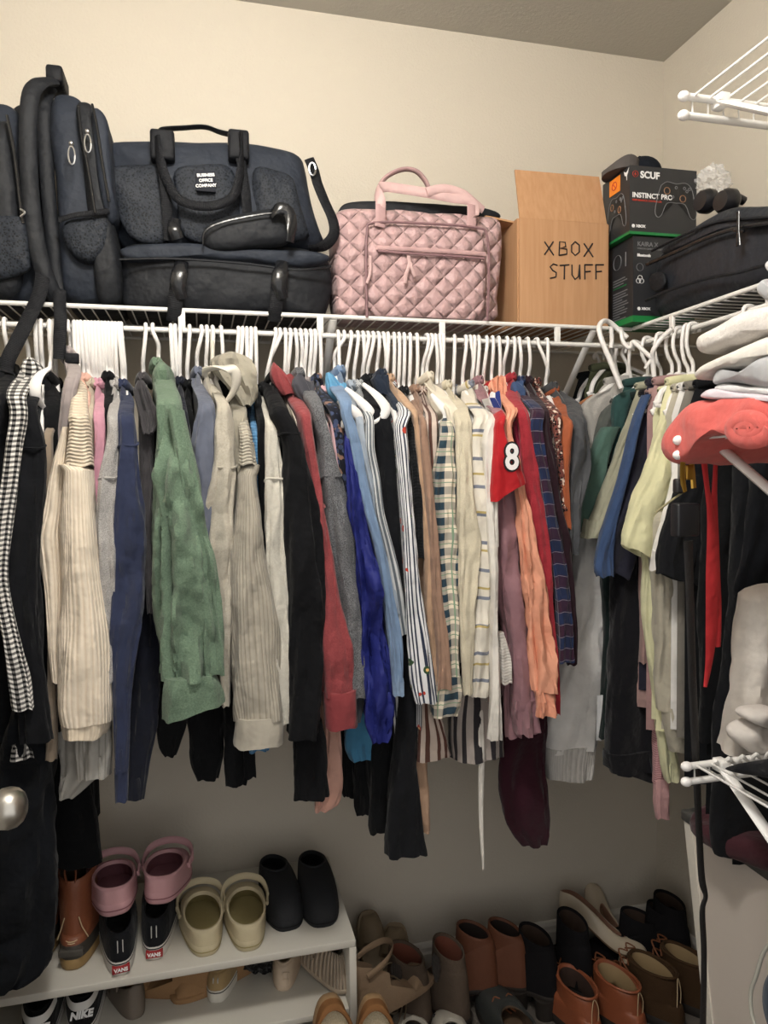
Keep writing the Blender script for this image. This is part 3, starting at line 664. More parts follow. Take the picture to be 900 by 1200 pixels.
G('long_sleeve_top', 'pale blue grey top tucked behind the light blue shirt', 'top', f((160, 172, 186)), [(455, 402, 410), (480, 412, 421), (520, 420, 430), (560, 431, 438), (640, 448, 456), (720, 462, 474)], YF=1.36)
G('sky_tee', 'sky blue top whose hem hangs below the royal blue jacket', 'top', SKY, [(500, 420, 426), (700, 425, 442), (840, 410, 438), (862, 408, 450), (880, 409, 449), (893, 414, 447)], YF=1.44, hook=False)
G('peach_dress', 'pale peach dress hem hanging between the black cuff and the black ruffles', 'dress', f((226, 168, 148)), [(600, 376, 386), (800, 374, 392), (860, 382, 400), (920, 378, 402), (945, 370, 396), (952, 370, 384)], YF=1.46, hook=False)
G('taupe_top', 'taupe top ending below the light blue shirt', 'top', f((110, 102, 92)), [(600, 444, 452), (800, 450, 466), (880, 450, 468), (902, 453, 464)], YF=1.46, hook=False)
G('striped_blouse', 'grey striped blouse left of the long black dress', 'blouse', GSTRIPE, [(455, 412, 420), (480, 424, 433), (520, 430, 440), (560, 436, 447), (600, 441, 452), (640, 450, 462), (700, 462, 476), (745, 470, 481)], YF=1.355)
G('long_black_dress', 'long black dress with the lowest hem on the back rod', 'dress', BLACK2, [(448, 425, 436), (470, 430, 450), (495, 436, 463), (520, 440, 468), (560, 445, 470), (600, 447, 472), (700, 462, 480), (800, 470, 490), (880, 466, 492), (940, 460, 496), (990, 456, 502), (1007, 457, 503)], YF=1.38, hem=990, th=.03)
for i, (a, b, hm, lab) in enumerate(((400, 421, 935, 'leftmost of the black hems left of the long black dress'), (415, 437, 955, 'middle of the black hems left of the long black dress'), (432, 462, 978, 'black dress hem touching the left of the longest black dress'))):
    G('black_skirt', lab if i == 2 else 'black skirt, '+lab, 'skirt' if i < 2 else 'dress', BLACK, [(600, 395+i*16, 408+i*16), (840, a+2, b-2), (890, a, b), (hm-12, a+1, b), (hm, a+4, b-1)], YF=1.50-.03*i, hook=False, ruff=.12)
G('black_shirt', 'black top on the hanger with wide curved shoulders', 'top', BLACK2, [(452, 420, 430), (475, 432, 444), (500, 440, 452), (560, 446, 456)], YF=1.40)
G('embroidered_shirt', 'blue and white striped shirt with embroidered flowers on the sleeve', 'shirt', EMB, [(455, 450, 464), (470, 462, 476), (500, 464, 478), (520, 466, 480), (560, 470, 483), (600, 473, 486), (650, 475, 491), (700, 478, 496), (760, 482, 506), (800, 485, 511), (825, 490, 513)], YF=1.325, hem=864,
  parts=[('hem', [(815, 462, 483), (864, 465, 482)], dict(Y=1.40, mat=STRIPE))])
G('navy_jacket', 'dark navy jacket with a raised collar over the hangers', 'jacket', f((34, 44, 62)), [(442, 440, 452), (460, 452, 462), (500, 462, 470)], YF=1.42, parts=[('collar', [(438, 438, 450), (443, 435, 454), (452, 440, 455), (462, 446, 458)], dict(Y=1.47))])
G('black_knit', 'black fine ribbed knit with elbow sleeve, right of the embroidered shirt', 'knit top', f((24, 26, 30), 'ribh', (10, 11, 14), p=.006), [(462, 468, 476), (475, 475, 484), (500, 479, 490), (560, 484, 495), (600, 486, 498), (655, 490, 500)], YF=1.35)
G('camel_top', 'camel tan top with a narrow sleeve between black knit and brown top', 'top', TAN, [(448, 454, 462), (460, 464, 473), (475, 476, 486), (488, 485, 491), (520, 488, 496), (560, 492, 500), (640, 498, 506), (720, 501, 514), (800, 506, 520), (806, 508, 520)], YF=1.345,
  parts=[('drape', [(860, 482, 502), (920, 486, 504), (978, 496, 506)], dict(Y=1.44, mat=f((206, 164, 132))))])
G('brown_shirt', 'dusty brown top with a cuffed sleeve beside the plaid flannel', 'top', TANB, [(460, 482, 488), (485, 490, 496), (500, 494, 502), (560, 499, 508), (640, 505, 516), (700, 509, 521), (760, 513, 527), (808, 514, 531)], YF=1.33)
G('striped_shirt', 'brown and white striped top gathered beside the plaid flannel', 'top', BSTRIPE, [(462, 490, 498), (480, 498, 510), (500, 500, 515), (530, 503, 513), (640, 508, 516)], YF=1.36)
G('striped_skirt', 'brown and cream vertically striped skirt hanging below the plaid cuff', 'skirt', BSTRIPE, [(700, 500, 516), (815, 486, 514), (850, 483, 522), (893, 479, 533)], YF=1.39, hook=False, ruff=.08)
G('plaid_flannel', 'green, navy and cream plaid flannel shirt', 'flannel shirt', PLAID, [(468, 520, 528), (480, 522, 531), (500, 518, 533), (530, 514, 534), (560, 510, 536), (640, 510, 538), (700, 516, 538), (760, 522, 539), (800, 522, 541)], YF=1.34,
  parts=[('cuff', [(795, 513, 543), (815, 508, 547), (842, 509, 540)], dict(Y=1.335))])
G('white_cardigan', 'cream collared cardigan behind the plaid flannel shoulder', 'cardigan', f((226, 216, 194)), [(445, 492, 504), (455, 504, 520), (475, 522, 536), (520, 532, 540), (640, 536, 546)], YF=1.38)
G('cream_cardigan', 'cream knitted cardigan with a bent sleeve, right of the plaid flannel', 'cardigan', CKNIT, [(455, 518, 532), (472, 532, 546), (490, 536, 553), (560, 538, 556), (600, 539, 560), (640, 540, 567), (680, 540, 562), (720, 540, 557), (790, 544, 556), (816, 546, 556)], YF=1.33)
G('striped_cream_shirt', 'cream shirt with thin grey and mustard bands across the sleeve', 'shirt', WSTR, [(455, 542, 552), (475, 550, 564), (520, 552, 570), (560, 553, 574), (600, 556, 577), (640, 557, 577), (700, 557, 578), (800, 556, 578), (818, 555, 577)], YF=1.335)
G('satin_blouse', 'ivory satin blouse with a long thin hanging tie', 'blouse', SATIN, [(460, 554, 564), (480, 562, 578), (520, 568, 582), (560, 570, 584), (600, 572, 585), (640, 574, 584), (700, 578, 585), (800, 577, 588), (868, 574, 590)], YF=1.32,
  parts=[('tie', [(820, 560, 566), (880, 561, 568), (960, 562, 567), (990, 563, 567), (1018, 565, 567)], dict(Y=1.40, th=.002, amp=.02)), ('cuff', [(742, 583, 592), (770, 585, 600), (802, 588, 601)], dict(Y=1.34, mat=f((226, 220, 210), 'ribh', (200, 194, 184), p=.006)))])
G('dark_striped_skirt', 'greige skirt with dark vertical pinstripes below the cream shirts', 'skirt', GSK, [(700, 548, 572), (810, 540, 584), (850, 535, 591), (893, 534, 595)], YF=1.40, hook=False, ruff=.08)
G('white_ribbed_top', 'white fine ribbed top just left of the red jersey', 'top', WRIB, [(462, 560, 568), (480, 570, 580), (540, 574, 582), (600, 576, 584), (640, 578, 585)], YF=1.345)
G('mauve_blouse', 'dusty mauve blouse with ruched long sleeve below the red jersey', 'blouse', MAUVE, [(450, 557, 568), (470, 566, 578), (520, 580, 592), (575, 583, 609), (620, 584, 612), (660, 585, 613), (700, 588, 618), (760, 600, 628), (820, 603, 632), (862, 607, 633)], YF=1.35,
  parts=[('second_sleeve', [(680, 586, 598), (740, 590, 606), (800, 592, 610), (866, 596, 612)], dict(Y=1.38)), ('cuff', [(822, 606, 633), (861, 609, 634)], dict(Y=1.345, amp=.15))])
jer = G('red_jersey', 'bright red football jersey with a white 8 on its sleeve', 'jersey', RED, [(456, 567, 576), (466, 575, 584), (480, 580, 590), (500, 582, 594), (520, 581, 599), (545, 580, 608), (565, 579, 616), (577, 579, 619)], YF=1.305, th=.022, amp=.03, slant=.55,
  parts=[('shoulder_stripe', [(466, 573, 583), (474, 576, 588), (482, 580, 592)], dict(Y=1.375, th=.026, mat=f((236, 232, 230), 'stripev', (40, 56, 130), p=.02), label='white and blue shoulder stripes'))])
G('peach_satin_blouse', 'peach satin blouse with elastic cuff, right of the red jersey', 'blouse', PEACH, [(450, 576, 590), (465, 584, 597), (500, 592, 602), (540, 601, 611), (572, 607, 617), (600, 611, 624), (640, 613, 630), (700, 621, 644), (760, 625, 652), (812, 628, 655)], YF=1.325, amp=.14,
  parts=[('collar', [(446, 574, 586), (452, 574, 592), (464, 580, 594)], dict(Y=1.47, mat=PEACH)), ('cuff', [(810, 629, 654), (825, 631, 656), (840, 631, 655)], dict(Y=1.325, mat=f((234, 152, 118), 'ribv', (214, 130, 98), p=.004, rough=.5)))])
G('hot_pink_top', 'hot pink top as a narrow strip left of the red knit sweater', 'top', HOTP, [(462, 590, 597), (475, 598, 604), (500, 605, 613), (540, 611, 618), (600, 618, 626)], YF=1.36)
G('red_sweater', 'red heather knit sweater between peach blouse and tartan shirt', 'sweater', REDK, [(446, 588, 602), (460, 594, 607), (480, 604, 620), (500, 610, 625), (560, 617, 634), (600, 622, 641), (640, 628, 646), (700, 635, 651), (780, 645, 656), (838, 651, 658)], YF=1.34)
G('tartan_shirt', 'navy and burgundy tartan shirt right of the red sweater', 'shirt', TART, [(450, 602, 614), (465, 611, 623), (500, 622, 638), (560, 634, 646), (600, 640, 653), (640, 646, 662), (700, 654, 671), (740, 656, 674), (777, 657, 675)], YF=1.34, parts=[('collar', [(447, 600, 612), (455, 602, 617), (468, 608, 617)], dict(Y=1.46, mat=f((62, 86, 130))))])
G('burgundy_sweater', 'dark burgundy sweater between the tartan shirt and animal print blouse', 'sweater', BURG, [(450, 614, 624), (465, 621, 633), (490, 632, 646), (560, 642, 656), (600, 650, 662), (640, 656, 673), (700, 664, 677), (780, 668, 678)], YF=1.355)
G('burgundy_trousers', 'long burgundy trousers hanging lowest below the mauve and peach blouses', 'trousers', BURGL, [(640, 622, 650), (845, 592, 645), (900, 591, 646), (955, 594, 645), (974, 604, 645), (993, 617, 643)], YF=1.44, hook=False, th=.02)
G('animal_print_blouse', 'animal print blouse between burgundy sweater and rust top', 'blouse', LEO, [(452, 624, 634), (470, 634, 647), (500, 649, 658), (540, 655, 661), (600, 659, 668)], YF=1.37)
G('rust_top', 'rust orange pleated top near the right end of the back rod', 'top', RUST, [(460, 643, 653), (470, 652, 664), (490, 659, 670), (530, 659, 671), (560, 660, 669), (620, 664, 672)], YF=1.37)
G('leather_top', 'dark grey leather look short sleeve top at the right end of the back rod', 'top', LEATH, [(457, 652, 662), (470, 662, 679), (490, 668, 687), (520, 670, 694), (535, 670, 696), (560, 669, 692), (600, 666, 682), (650, 668, 680)], YF=1.38)
# the jersey's number
def text_mesh(txt, size, ext=.0012, bold=0.0, align='CENTER', font_shear=0):
    cu = bpy.data.curves.new('t', 'FONT'); cu.body = txt; cu.size = size; cu.extrude = ext; cu.offset = bold; cu.align_x = align; cu.align_y = 'CENTER'; cu.shear = font_shear; cu.resolution_u = 4
    o = bpy.data.objects.new('t', cu); COL.objects.link(o); dg = bpy.context.evaluated_depsgraph_get(); me = bpy.data.meshes.new_from_object(o.evaluated_get(dg))
    mb = MB(); mb.add([v.co[:] for v in me.vertices], [list(p.vertices) for p in me.polygons]); bpy.data.objects.remove(o); bpy.data.meshes.remove(me); bpy.data.curves.remove(cu); return mb
def place_text(mb, org, xdir, ydir):
    x = Vector(xdir).normalized(); z = x.cross(Vector(ydir)).normalized(); y = z.cross(x)
    M = Matrix((x, y, z)).transposed().to_4x4(); M.translation = Vector(org); return mb.xf(M)
c8 = P(599.5, 537, 1.300)
for nm, sz, bo, cm, dy in (('number_outline', .060, .0046, solid('number_black', (20, 20, 26), .6), 0), ('number', .060, .0014, solid('number_white', (238, 236, 236), .6), .0016)):
    mb = text_mesh('8', sz, .0012, bo); mb.xf(Matrix.Diagonal((.95, 1.15, 1, 1))); place_text(mb, c8+Vector((0, -dy, 0)), (1, 0, .0), (-.30, 0, 1)); obj(nm, mb, cm, jer, smooth=False)

# hangers whose clothes are hidden in the crush, each with a plain garment behind
fill_cols = [((190, 180, 170), 'beige'), ((40, 42, 50), 'charcoal'), ((150, 140, 140), 'grey'), ((120, 100, 100), 'mauve brown'), ((205, 198, 190), 'off white')]
done = sorted([h for h in HX if len(h) > 3], key=lambda h: h[1])
for i, h in enumerate([h for h in HX if len(h) == 3]):
    near = min(done, key=lambda d: abs(d[1]-h[1])); N, T, T2 = near[3]; dx = h[1]-near[1]
    N = N+Vector((dx, 0, .002)); T = T+Vector((dx*.9, .012, -.012)); T2 = T2+Vector((dx, 0, 0)); zn = zone(h[0])
    make_hanger(Vector((h[1], YR, ZRD)), N, T, T2, 'white hanger '+zn, 'white hangers '+zn)
    if i % 2 == 0 and h[0] > 60:
        c, cn = fill_cols[(i//2) % 5]
        t = thing('hanging_top', cn+' top, '+zn.replace(' of the rod', '').replace(' sweater', ''), 'top', (h[1], 1.56, N.z), group=cn+' tops in the crush '+zn)
        M = MB(); slab(M, Vector((N.x, 1.56, N.z-.004)), lambda z, T=T: Vector((T.x, T.y+.012, z)), Vector((T2.x, 1.74, 0)), T.z-.012, 1.05, tb=.006, seed=i, neckw=.04); obj('body', M, fabric(c), t)
        cp = [Vector((N.x+.008*math.sin(2*PI*j/20), 1.56+.045*math.cos(2*PI*j/20), N.z-.004)) for j in range(21)]
        M = MB(); tube(M, cp, .004, 6, ry=.007, nrm=(1, 0, 0)); obj('collar', M, fabric(c), t)
# ================================================================ clothes on the right rod
def rgarment(name, label, cat, mat, rows, Y, neck=None, hem=None, parts=(), th=.014, amp=.05, hookY=None, slant=0, part='sleeve', collar=True, body=True, bth=.011, grp=None, xin=.80, xout=1.16, ruff=0):
    SEED[0] += 1; sd = SEED[0]
    nz = P(rows[0][1], rows[0][0], Y).z
    low = rows[0][0] > 495
    if low: nz = ZRD-.125; xin = .93
    else:
        r_ = rows[min(3, len(rows)-1)]; xin = min(.93, max(.80, P(r_[1]+8, r_[0], Y).x))
    t = thing(name, label, cat, (XS, Y, nz))
    M = MB(); loft_px(M, rows, Y-.012, th=th, amp=amp, seed=sd, flat=.7, N=48, ruff=ruff, slant=slant); obj(part, M, mat, t)
    if body:
        hz = hem if hem is not None else P(rows[-1][1], rows[-1][0], Y).z-.12
        zsh = nz-.06
        # body slab spans x, hangs on the hanger arms
        Bm = MB(); N = 40; rr = random.Random(sd); a1 = rr.uniform(0, 6)
        zs = list(np.linspace(nz, zsh, 5))+list(np.linspace(zsh, hz, max(5, int((zsh-hz)/.04))))[1:]
        rings = []; us = []; vs = []
        for i, z in enumerate(zs):
            t_ = min(1, (nz-z)/(nz-zsh)); x0 = (XS-.05)*(1-t_)+xin*t_; x1 = (XS+.05)*(1-t_)+xout*t_
            ring = []
            for j in range(N):
                f_ = j/N*2; s_, sg = (f_, 1) if f_ < 1 else (2-f_, -1)
                tk = bth*min(1, (s_*(1-s_)*4+.1)**.5)*min(1, i/2+.4)
                ring.append(Vector((x0+(x1-x0)*s_, Y+.008+sg*tk+.006*math.sin(s_*14+a1+z*2)*min(1, (nz-z)*4), z)))
            rings.append(ring); us.append([(j/N*2)*(x1-x0) for j in range(N+1)]); vs.append(nz-z)
        skin_rings(Bm, rings, us=us, vs=vs); obj('body', Bm, mat, t)
        if collar:
            cp = [Vector((XS+.055*math.cos(2*PI*j/24), Y+.008+.014*math.sin(2*PI*j/24), nz+.004-.006*math.cos(2*PI*j/24)**2)) for j in range(25)]
            M = MB(); tube(M, cp, .006, 8, ry=.009, nrm=(0, 1, 0)); obj('collar', M, mat, t)
    for pt in parts:
        o = pt[2] if len(pt) > 2 else {}
        M = MB(); loft_px(M, pt[1], o.get('Y', Y-.015), th=o.get('th', th), amp=o.get('amp', amp), seed=sd*3, flat=.7, ruff=o.get('ruff', 0), slant=o.get('slant', 0), taper=pt[0] in ('hood',)); obj(pt[0], M, o.get('mat', mat), t, label=o.get('label'))
    if low: return t
    N_ = Vector((XS, Y, nz+.014)); T = Vector((xin+.012, Y, nz-.045)); T2 = Vector((XS+.18, Y, nz-.052))
    make_hanger(Vector((XS, Y, ZRD)), N_, T, T2, 'white hanger holding the '+label.split(',')[0].replace(' on the right rod', '').replace(' at the right corner', ''), 'white hangers on the right rod' if False else None)
    return t
TEAL = f((40, 74, 72)); TEALS = f((78, 112, 100)); KHAKI = f((160, 158, 134)); NAVYT = f((38, 38, 54)); YEL = f((226, 222, 172)); WHT = f((232, 229, 224)); GRYSW = f((186, 182, 176), 'heather', (168, 164, 158), p=.003)
BEI = f((182, 174, 154)); BWF = f((226, 224, 220), 'spots', (30, 30, 34), None, p=.009); DGRN = f((26, 44, 42)); PNKS = f((206, 150, 152), 'ribh', (150, 92, 96), p=.005)
Q = rgarment
Q('black_jacket', 'black jacket deepest in the right corner beside the olive one', 'jacket', BLACK, [(440, 700, 724), (452, 690, 722), (470, 680, 716), (490, 676, 712), (560, 676, 708)], 1.70, xin=.86, hem=.95)
Q('olive_jacket', 'olive green jacket crumpled in the right corner', 'jacket', f((70, 74, 50)), [(431, 728, 742), (438, 716, 744), (450, 706, 740), (468, 700, 730), (520, 698, 726)], 1.64, xin=.86, hem=.95, amp=.2)
Q('brown_shirt', 'rust brown top as a narrow stripe in the right corner', 'shirt', f((170, 104, 60)), [(462, 694, 702), (470, 684, 700), (478, 676, 692), (500, 676, 688)], 1.60, xin=.86, hem=1.0)
Q('grey_hoodie', 'light grey hoodie behind the dark green tee', 'hoodie', GRYSW, [(446, 722, 748), (455, 714, 744), (466, 694, 738), (478, 684, 728), (495, 690, 722), (520, 694, 716), (545, 698, 706)], 1.57, xin=.80, hem=.92,
  parts=[('hood', [(444, 724, 740), (450, 716, 746), (462, 712, 744), (472, 716, 738)], dict(th=.03, amp=.15))])
Q('grey_tee', 'dark grey tee between the light grey hoodie and dark green tee', 'tshirt', f((88, 92, 88)), [(470, 718, 736), (485, 708, 726), (505, 702, 718), (530, 700, 712)], 1.54, hem=.95)
Q('floral_blouse', 'white blouse with small black flowers behind the dark green tee', 'blouse', BWF, [(500, 712, 728), (520, 700, 718), (545, 690, 708), (575, 678, 698), (605, 662, 686), (618, 664, 678)], 1.525, hem=.95)
Q('green_tee', 'dark green tee with a lighter sage sleeve', 'tshirt', TEAL, [(448, 752, 776), (456, 740, 776), (464, 725, 772), (480, 722, 764), (500, 722, 756), (520, 722, 746), (545, 720, 738)], 1.49, th=.016, part='shoulder',
  parts=[('sleeve', [(500, 712, 730), (510, 706, 726), (530, 699, 720), (560, 690, 714), (590, 680, 704), (622, 668, 695)], dict(Y=1.468, mat=TEALS, th=.02, label='lighter sage green sleeve'))], hem=.90)  # sleeve in a lighter sage than the shoulder
Q('khaki_tee', 'khaki sage tee between the green and navy tees', 'tshirt', KHAKI, [(452, 770, 784), (460, 754, 780), (470, 749, 770), (490, 743, 762), (520, 731, 752), (560, 716, 741), (600, 701, 728), (632, 687, 714)], 1.44, th=.018, hem=.9, slant=-.1)
Q('navy_tee', 'navy tee with a blue highlight coloured into the sleeve edge', 'tshirt', NAVYT, [(447, 786, 800), (456, 772, 796), (470, 764, 787), (500, 753, 779), (540, 744, 772), (580, 733, 764), (620, 722, 756), (660, 714, 748), (674, 712, 744)], 1.40, th=.02, hem=.9, slant=-.5,
  parts=[('sleeve_highlight', [(462, 759, 765), (490, 748, 755), (530, 738, 745), (570, 727, 736), (610, 715, 727), (650, 703, 721), (668, 700, 720), (676, 703, 720)], dict(Y=1.378, mat=f((54, 78, 122)), th=.015, label='blue highlight coloured into the sleeve edge'))])  # highlight along the sleeve, put in as a bluer strip of fabric
Q('pink_tee', 'faded pink tee, only its neck showing between the navy and yellow tees', 'tshirt', f((170, 130, 128)), [(446, 792, 806), (456, 788, 803), (480, 782, 796), (520, 774, 790)], 1.375, hem=.82)
Q('yellow_tee', 'pale yellow short sleeve tee behind the brass snap hook', 'tshirt', YEL, [(446, 804, 822), (456, 794, 820), (475, 786, 815), (500, 778, 812), (530, 770, 808), (560, 762, 802), (600, 747, 790), (640, 738, 782), (652, 737, 779)], 1.33, th=.020, hem=.83, slant=-.55)
Q('white_tee', 'white tee directly behind the hanging belt', 'tshirt', WHT, [(500, 814, 828), (540, 800, 818), (580, 790, 808), (620, 780, 800), (650, 771, 790), (669, 768, 784)], 1.29, th=.016, hem=.85)
Q('black_tee', 'black tee with ruffled sleeve right behind the hanging belt', 'tshirt', BLACK2, [(520, 822, 850), (560, 806, 846), (600, 794, 840), (640, 782, 834), (680, 776, 822)], 1.24, th=.02, ruff=.07, slant=-.3, hem=.75)
Q('black_hoodie', 'black garment hanging behind the red ribbon', 'hoodie', BLACK, [(480, 850, 900), (560, 836, 905), (640, 832, 905), (720, 828, 905), (800, 828, 895), (870, 832, 890)], 1.17, th=.02, hem=.72)
Q('black_trousers', 'black trousers hanging furthest right, passing behind the low wire shelf', 'trousers', BLACK2, [(480, 880, 930), (560, 872, 940), (640, 868, 940), (760, 860, 940), (880, 846, 940), (990, 846, 940), (1002, 850, 940)], 1.10, th=.022, hem=.66)
Q('black_blouse', 'black blouse with short flared sleeve at the right edge', 'blouse', NAVYBLK, [(500, 900, 940), (580, 888, 945), (640, 884, 950), (690, 874, 950), (702, 876, 940)], 1.05, th=.02, hem=.9)
# long sleeves showing below the tees: each belongs to a garment of its own deeper in the row
Q('white_sweatshirt', 'white sweatshirt with a very long cuffed sleeve right of the tartan shirt', 'sweatshirt', GRYSW if False else f((238, 235, 231)), [(540, 694, 708), (600, 688, 708), (640, 684, 708), (700, 676, 711), (760, 664, 712), (820, 652, 712), (860, 646, 707), (882, 645, 704)], 1.505, th=.03, hem=.86,
  parts=[('cuff', [(878, 647, 704), (898, 646, 701), (916, 647, 697)], dict(Y=1.487, mat=f((206, 202, 196), 'ribv', (182, 178, 172), p=.005), th=.028, slant=-.1)), ('care_label', [(815, 700, 708), (868, 700, 708)], dict(Y=1.470, th=.0015, amp=0, mat=f((236, 236, 236))))])
Q('forest_sweatshirt', 'dark forest green sweatshirt strip right of the white sweatshirt sleeve', 'sweatshirt', DGRN, [(600, 708, 720), (680, 709, 722), (760, 712, 726), (866, 706, 724)], 1.47, th=.014, hem=.87)
Q('black_sweatshirt', 'black long sleeve sweatshirt with slanted hem between white and yellow sleeves', 'sweatshirt', f((24, 23, 31)), [(600, 724, 750), (680, 726, 752), (720, 724, 758), (760, 722, 760), (820, 720, 766), (880, 718, 770), (908, 724, 771)], 1.425, th=.026, hem=.86,
  parts=[('cuff', [(884, 718, 768), (896, 719, 771), (914, 722, 772)], dict(Y=1.408, th=.03, slant=-.35))])
Q('pink_cardigan', 'dusty pink striped cardigan whose cuff dangles lowest right of the black sweatshirt', 'cardigan', f((168, 132, 126)), [(600, 755, 768), (700, 754, 764), (778, 754, 762)], 1.40, th=.012, hem=.86,
  parts=[('ribbed_hem', [(840, 772, 786), (880, 770, 788), (918, 769, 788)], dict(Y=1.385, mat=PNKS, th=.012)), ('cuff', [(914, 771, 786), (940, 771, 787), (961, 774, 789)], dict(Y=1.38, mat=f((202, 150, 150)), th=.012))])
Q('yellow_shirt', 'pale yellow green long sleeve shirt under the yellow tee', 'shirt', f((216, 214, 168)), [(600, 752, 780), (660, 757, 782), (720, 758, 784), (760, 762, 786), (800, 768, 788), (850, 774, 790), (900, 780, 798), (917, 784, 796)], 1.355, th=.014, hem=.85)
Q('beige_sweatshirt', 'beige sweatshirt with long cuffed sleeve just left of the hanging belt', 'sweatshirt', BEI, [(600, 770, 796), (680, 774, 800), (720, 776, 806), (760, 776, 810), (800, 776, 813), (834, 778, 812)], 1.31, th=.022, hem=.84,
  parts=[('cuff', [(830, 783, 813), (860, 788, 815), (883, 794, 816)], dict(Y=1.292, th=.018))])
Q('grey_cardigan', 'stone grey cardigan strip between the hanging belt and the black trousers', 'cardigan', f((128, 122, 112)), [(600, 816, 830), (700, 815, 829), (800, 816, 830), (905, 812, 832)], 1.27, th=.012, hem=.84)
# empty hangers near the corner
for i, (px, py, Yh) in enumerate(((786, 0, 1.345),)):
    N_ = Vector((XS, Yh, ZRD-.105)); make_hanger(Vector((XS, Yh, ZRD)), N_, N_+Vector((-.07, .0, -.03)), N_+Vector((.2, 0, -.05)), 'bare white hanger on the right rod behind the folded sweater stack', None)
# big hanger hooked over the end of the back shelf rail, its arm pointing down to the right
H0 = P(705, 380, 1.50)
t = thing('clothes_hanger', 'large white hanger hooked over the corner where the two shelves meet', 'clothes hanger', tuple(P(728, 455, 1.46)))
M = MB(); tube(M, cr([P(728, 455, 1.46), P(716, 425, 1.47), P(705, 398, 1.48), P(702, 384, 1.49), P(706, 377, 1.50), P(713, 377, 1.51), P(722, 384, 1.51), P(735, 396, 1.50)], 5), .0058, 10); obj('hook', M, WHITE, t)
M = MB(); tube(M, cr([P(716, 384, 1.51), P(717, 398, 1.51), P(716, 408, 1.51)], 3), .005, 8); obj('inner_hook', M, WHITE, t)
t = thing('clothes_hanger', 'white hanger lying sideways on the right rod with a forked arm', 'clothes hanger', tuple(P(766, 442, 1.40)))
M = MB(); tube(M, cr([P(728, 388, 1.47), P(730, 400, 1.46), P(738, 408, 1.45), P(742, 400, 1.44)], 4), .0045, 8); obj('hook', M, WHITE, t)
M = MB(); tube(M, cr([P(742, 400, 1.44), P(752, 409, 1.42), P(764, 420, 1.41)], 4), .005, 8); tube(M, cr([P(788, 385, 1.37), P(776, 396, 1.39), P(766, 410, 1.40), P(765, 422, 1.41), P(767, 445, 1.41)], 5), .0055, 8); tube(M, [P(764, 420, 1.41), P(756, 432, 1.42)], .004, 8); obj('frame', M, WHITE, t)
# flat beige hanger shoulders that stand in front of the row
def shoulder_hanger(pts, Y, label, mat, dy=.03, hook=None):
    t = thing('clothes_hanger', label, 'clothes hanger', tuple(P(pts[0][0], pts[0][1], Y)))
    n = len(pts); path = [P(p[0], p[1], Y-dy*math.sin(PI*i/(n-1))) for i, p in enumerate(pts)]
    M = MB(); tube(M, cr(path, 5), [.004+.006*math.sin(PI*min(1, i/((n-1)*5)*1.0)) for i in range((n-1)*5+1)], 10, ry=.0042, nrm=(1, 0, 0)); obj('frame', M, mat, t)
    if hook: M = MB(); tube(M, cr([P(x, y, Y+.03+dd) for x, y, dd in hook], 4), .0042, 8); obj('hook', M, mat, t)
    return t
BEH = solid('beige_plastic', (206, 200, 188), .4)
shoulder_hanger([(241, 441), (241, 434), (252, 431), (268, 432), (275, 436), (277, 446), (274, 458), (266, 470)], 1.40, 'beige hanger hanging sideways in front of the sage hood', BEH, hook=[(249, 434, .08), (249, 410, .10), (248, 388, .125)])
shoulder_hanger([(58, 432), (48, 438), (42, 448), (41, 462), (45, 470), (52, 478)], 1.44, 'white curved hanger facing the room right of the gingham shirt', WHITE, hook=[(58, 434, .04), (61, 410, .07), (61, 385, .085)])
for i, pts in enumerate(([(405, 455), (418, 466), (430, 478), (434, 486), (430, 494), (418, 497)], [(425, 450), (440, 462), (450, 474), (452, 482), (446, 492), (434, 497)], [(396, 470), (410, 478), (420, 488), (424, 500)])):
    shoulder_hanger(pts, 1.40-.01*i, 'white hanger with wide curved shoulders, %s of three in front of the black dresses' % ('middle', 'right', 'left')[i], WHITE, dy=.01)
shoulder_hanger([(505, 462), (516, 474), (524, 484), (522, 492), (514, 496)], 1.42, 'white hanger with curved shoulder left of the plaid flannel', WHITE, dy=.01)

# ================================================================ cabinet below the right rod
XCB = 0.965
cab_z = PX(805, 962, XCB).z
cyf = PX(804, 962, XCB).y; cyb = PX(828, 1195, XCB).y
t = thing('cabinet', 'white low cabinet with a dark grey top along the right wall', 'cabinet', (1.12, 1.0, 0))
LAM = solid('white_laminate', (214, 204, 194), .5, var=.02); STILE = solid('cream_edge_band', (226, 220, 208), .45, var=.02); DTOP = f((92, 90, 86), sheen=0, bump=.3)
zb = .0
M = MB(); ys = lambda z: cyf+(cyb-cyf)*((cab_z-z)/(cab_z-PX(828, 1195, XCB).z))
v = []
for x in (XCB, XR-.012):
    v += [(x, .62, 0), (x, ys(0), 0), (x, cyf, cab_z), (x, .62, cab_z)]
M.add(v, [[0, 1, 2, 3], [4, 5, 6, 7], [0, 1, 5, 4], [1, 2, 6, 5], [2, 3, 7, 6], [3, 0, 4, 7]]); obj('carcass', M, LAM, t, smooth=False)
M = MB(); v = []
for x in (XCB-.004, XCB+.001):
    v += [(x, ys(0)-.022, .0), (x, ys(0)+.002, .0), (x, cyf+.002, cab_z), (x, cyf-.022, cab_z)]
M.add(v, [[0, 1, 2, 3], [4, 5, 6, 7], [0, 1, 5, 4], [1, 2, 6, 5], [2, 3, 7, 6], [3, 0, 4, 7]]); obj('edge_stile', M, STILE, t, smooth=False)
M = MB(); box(M, (XCB-.008, .61, cab_z), (XR-.012, cyf+.008, cab_z+.022), .004); obj('cabinet_top', M, DTOP, t)
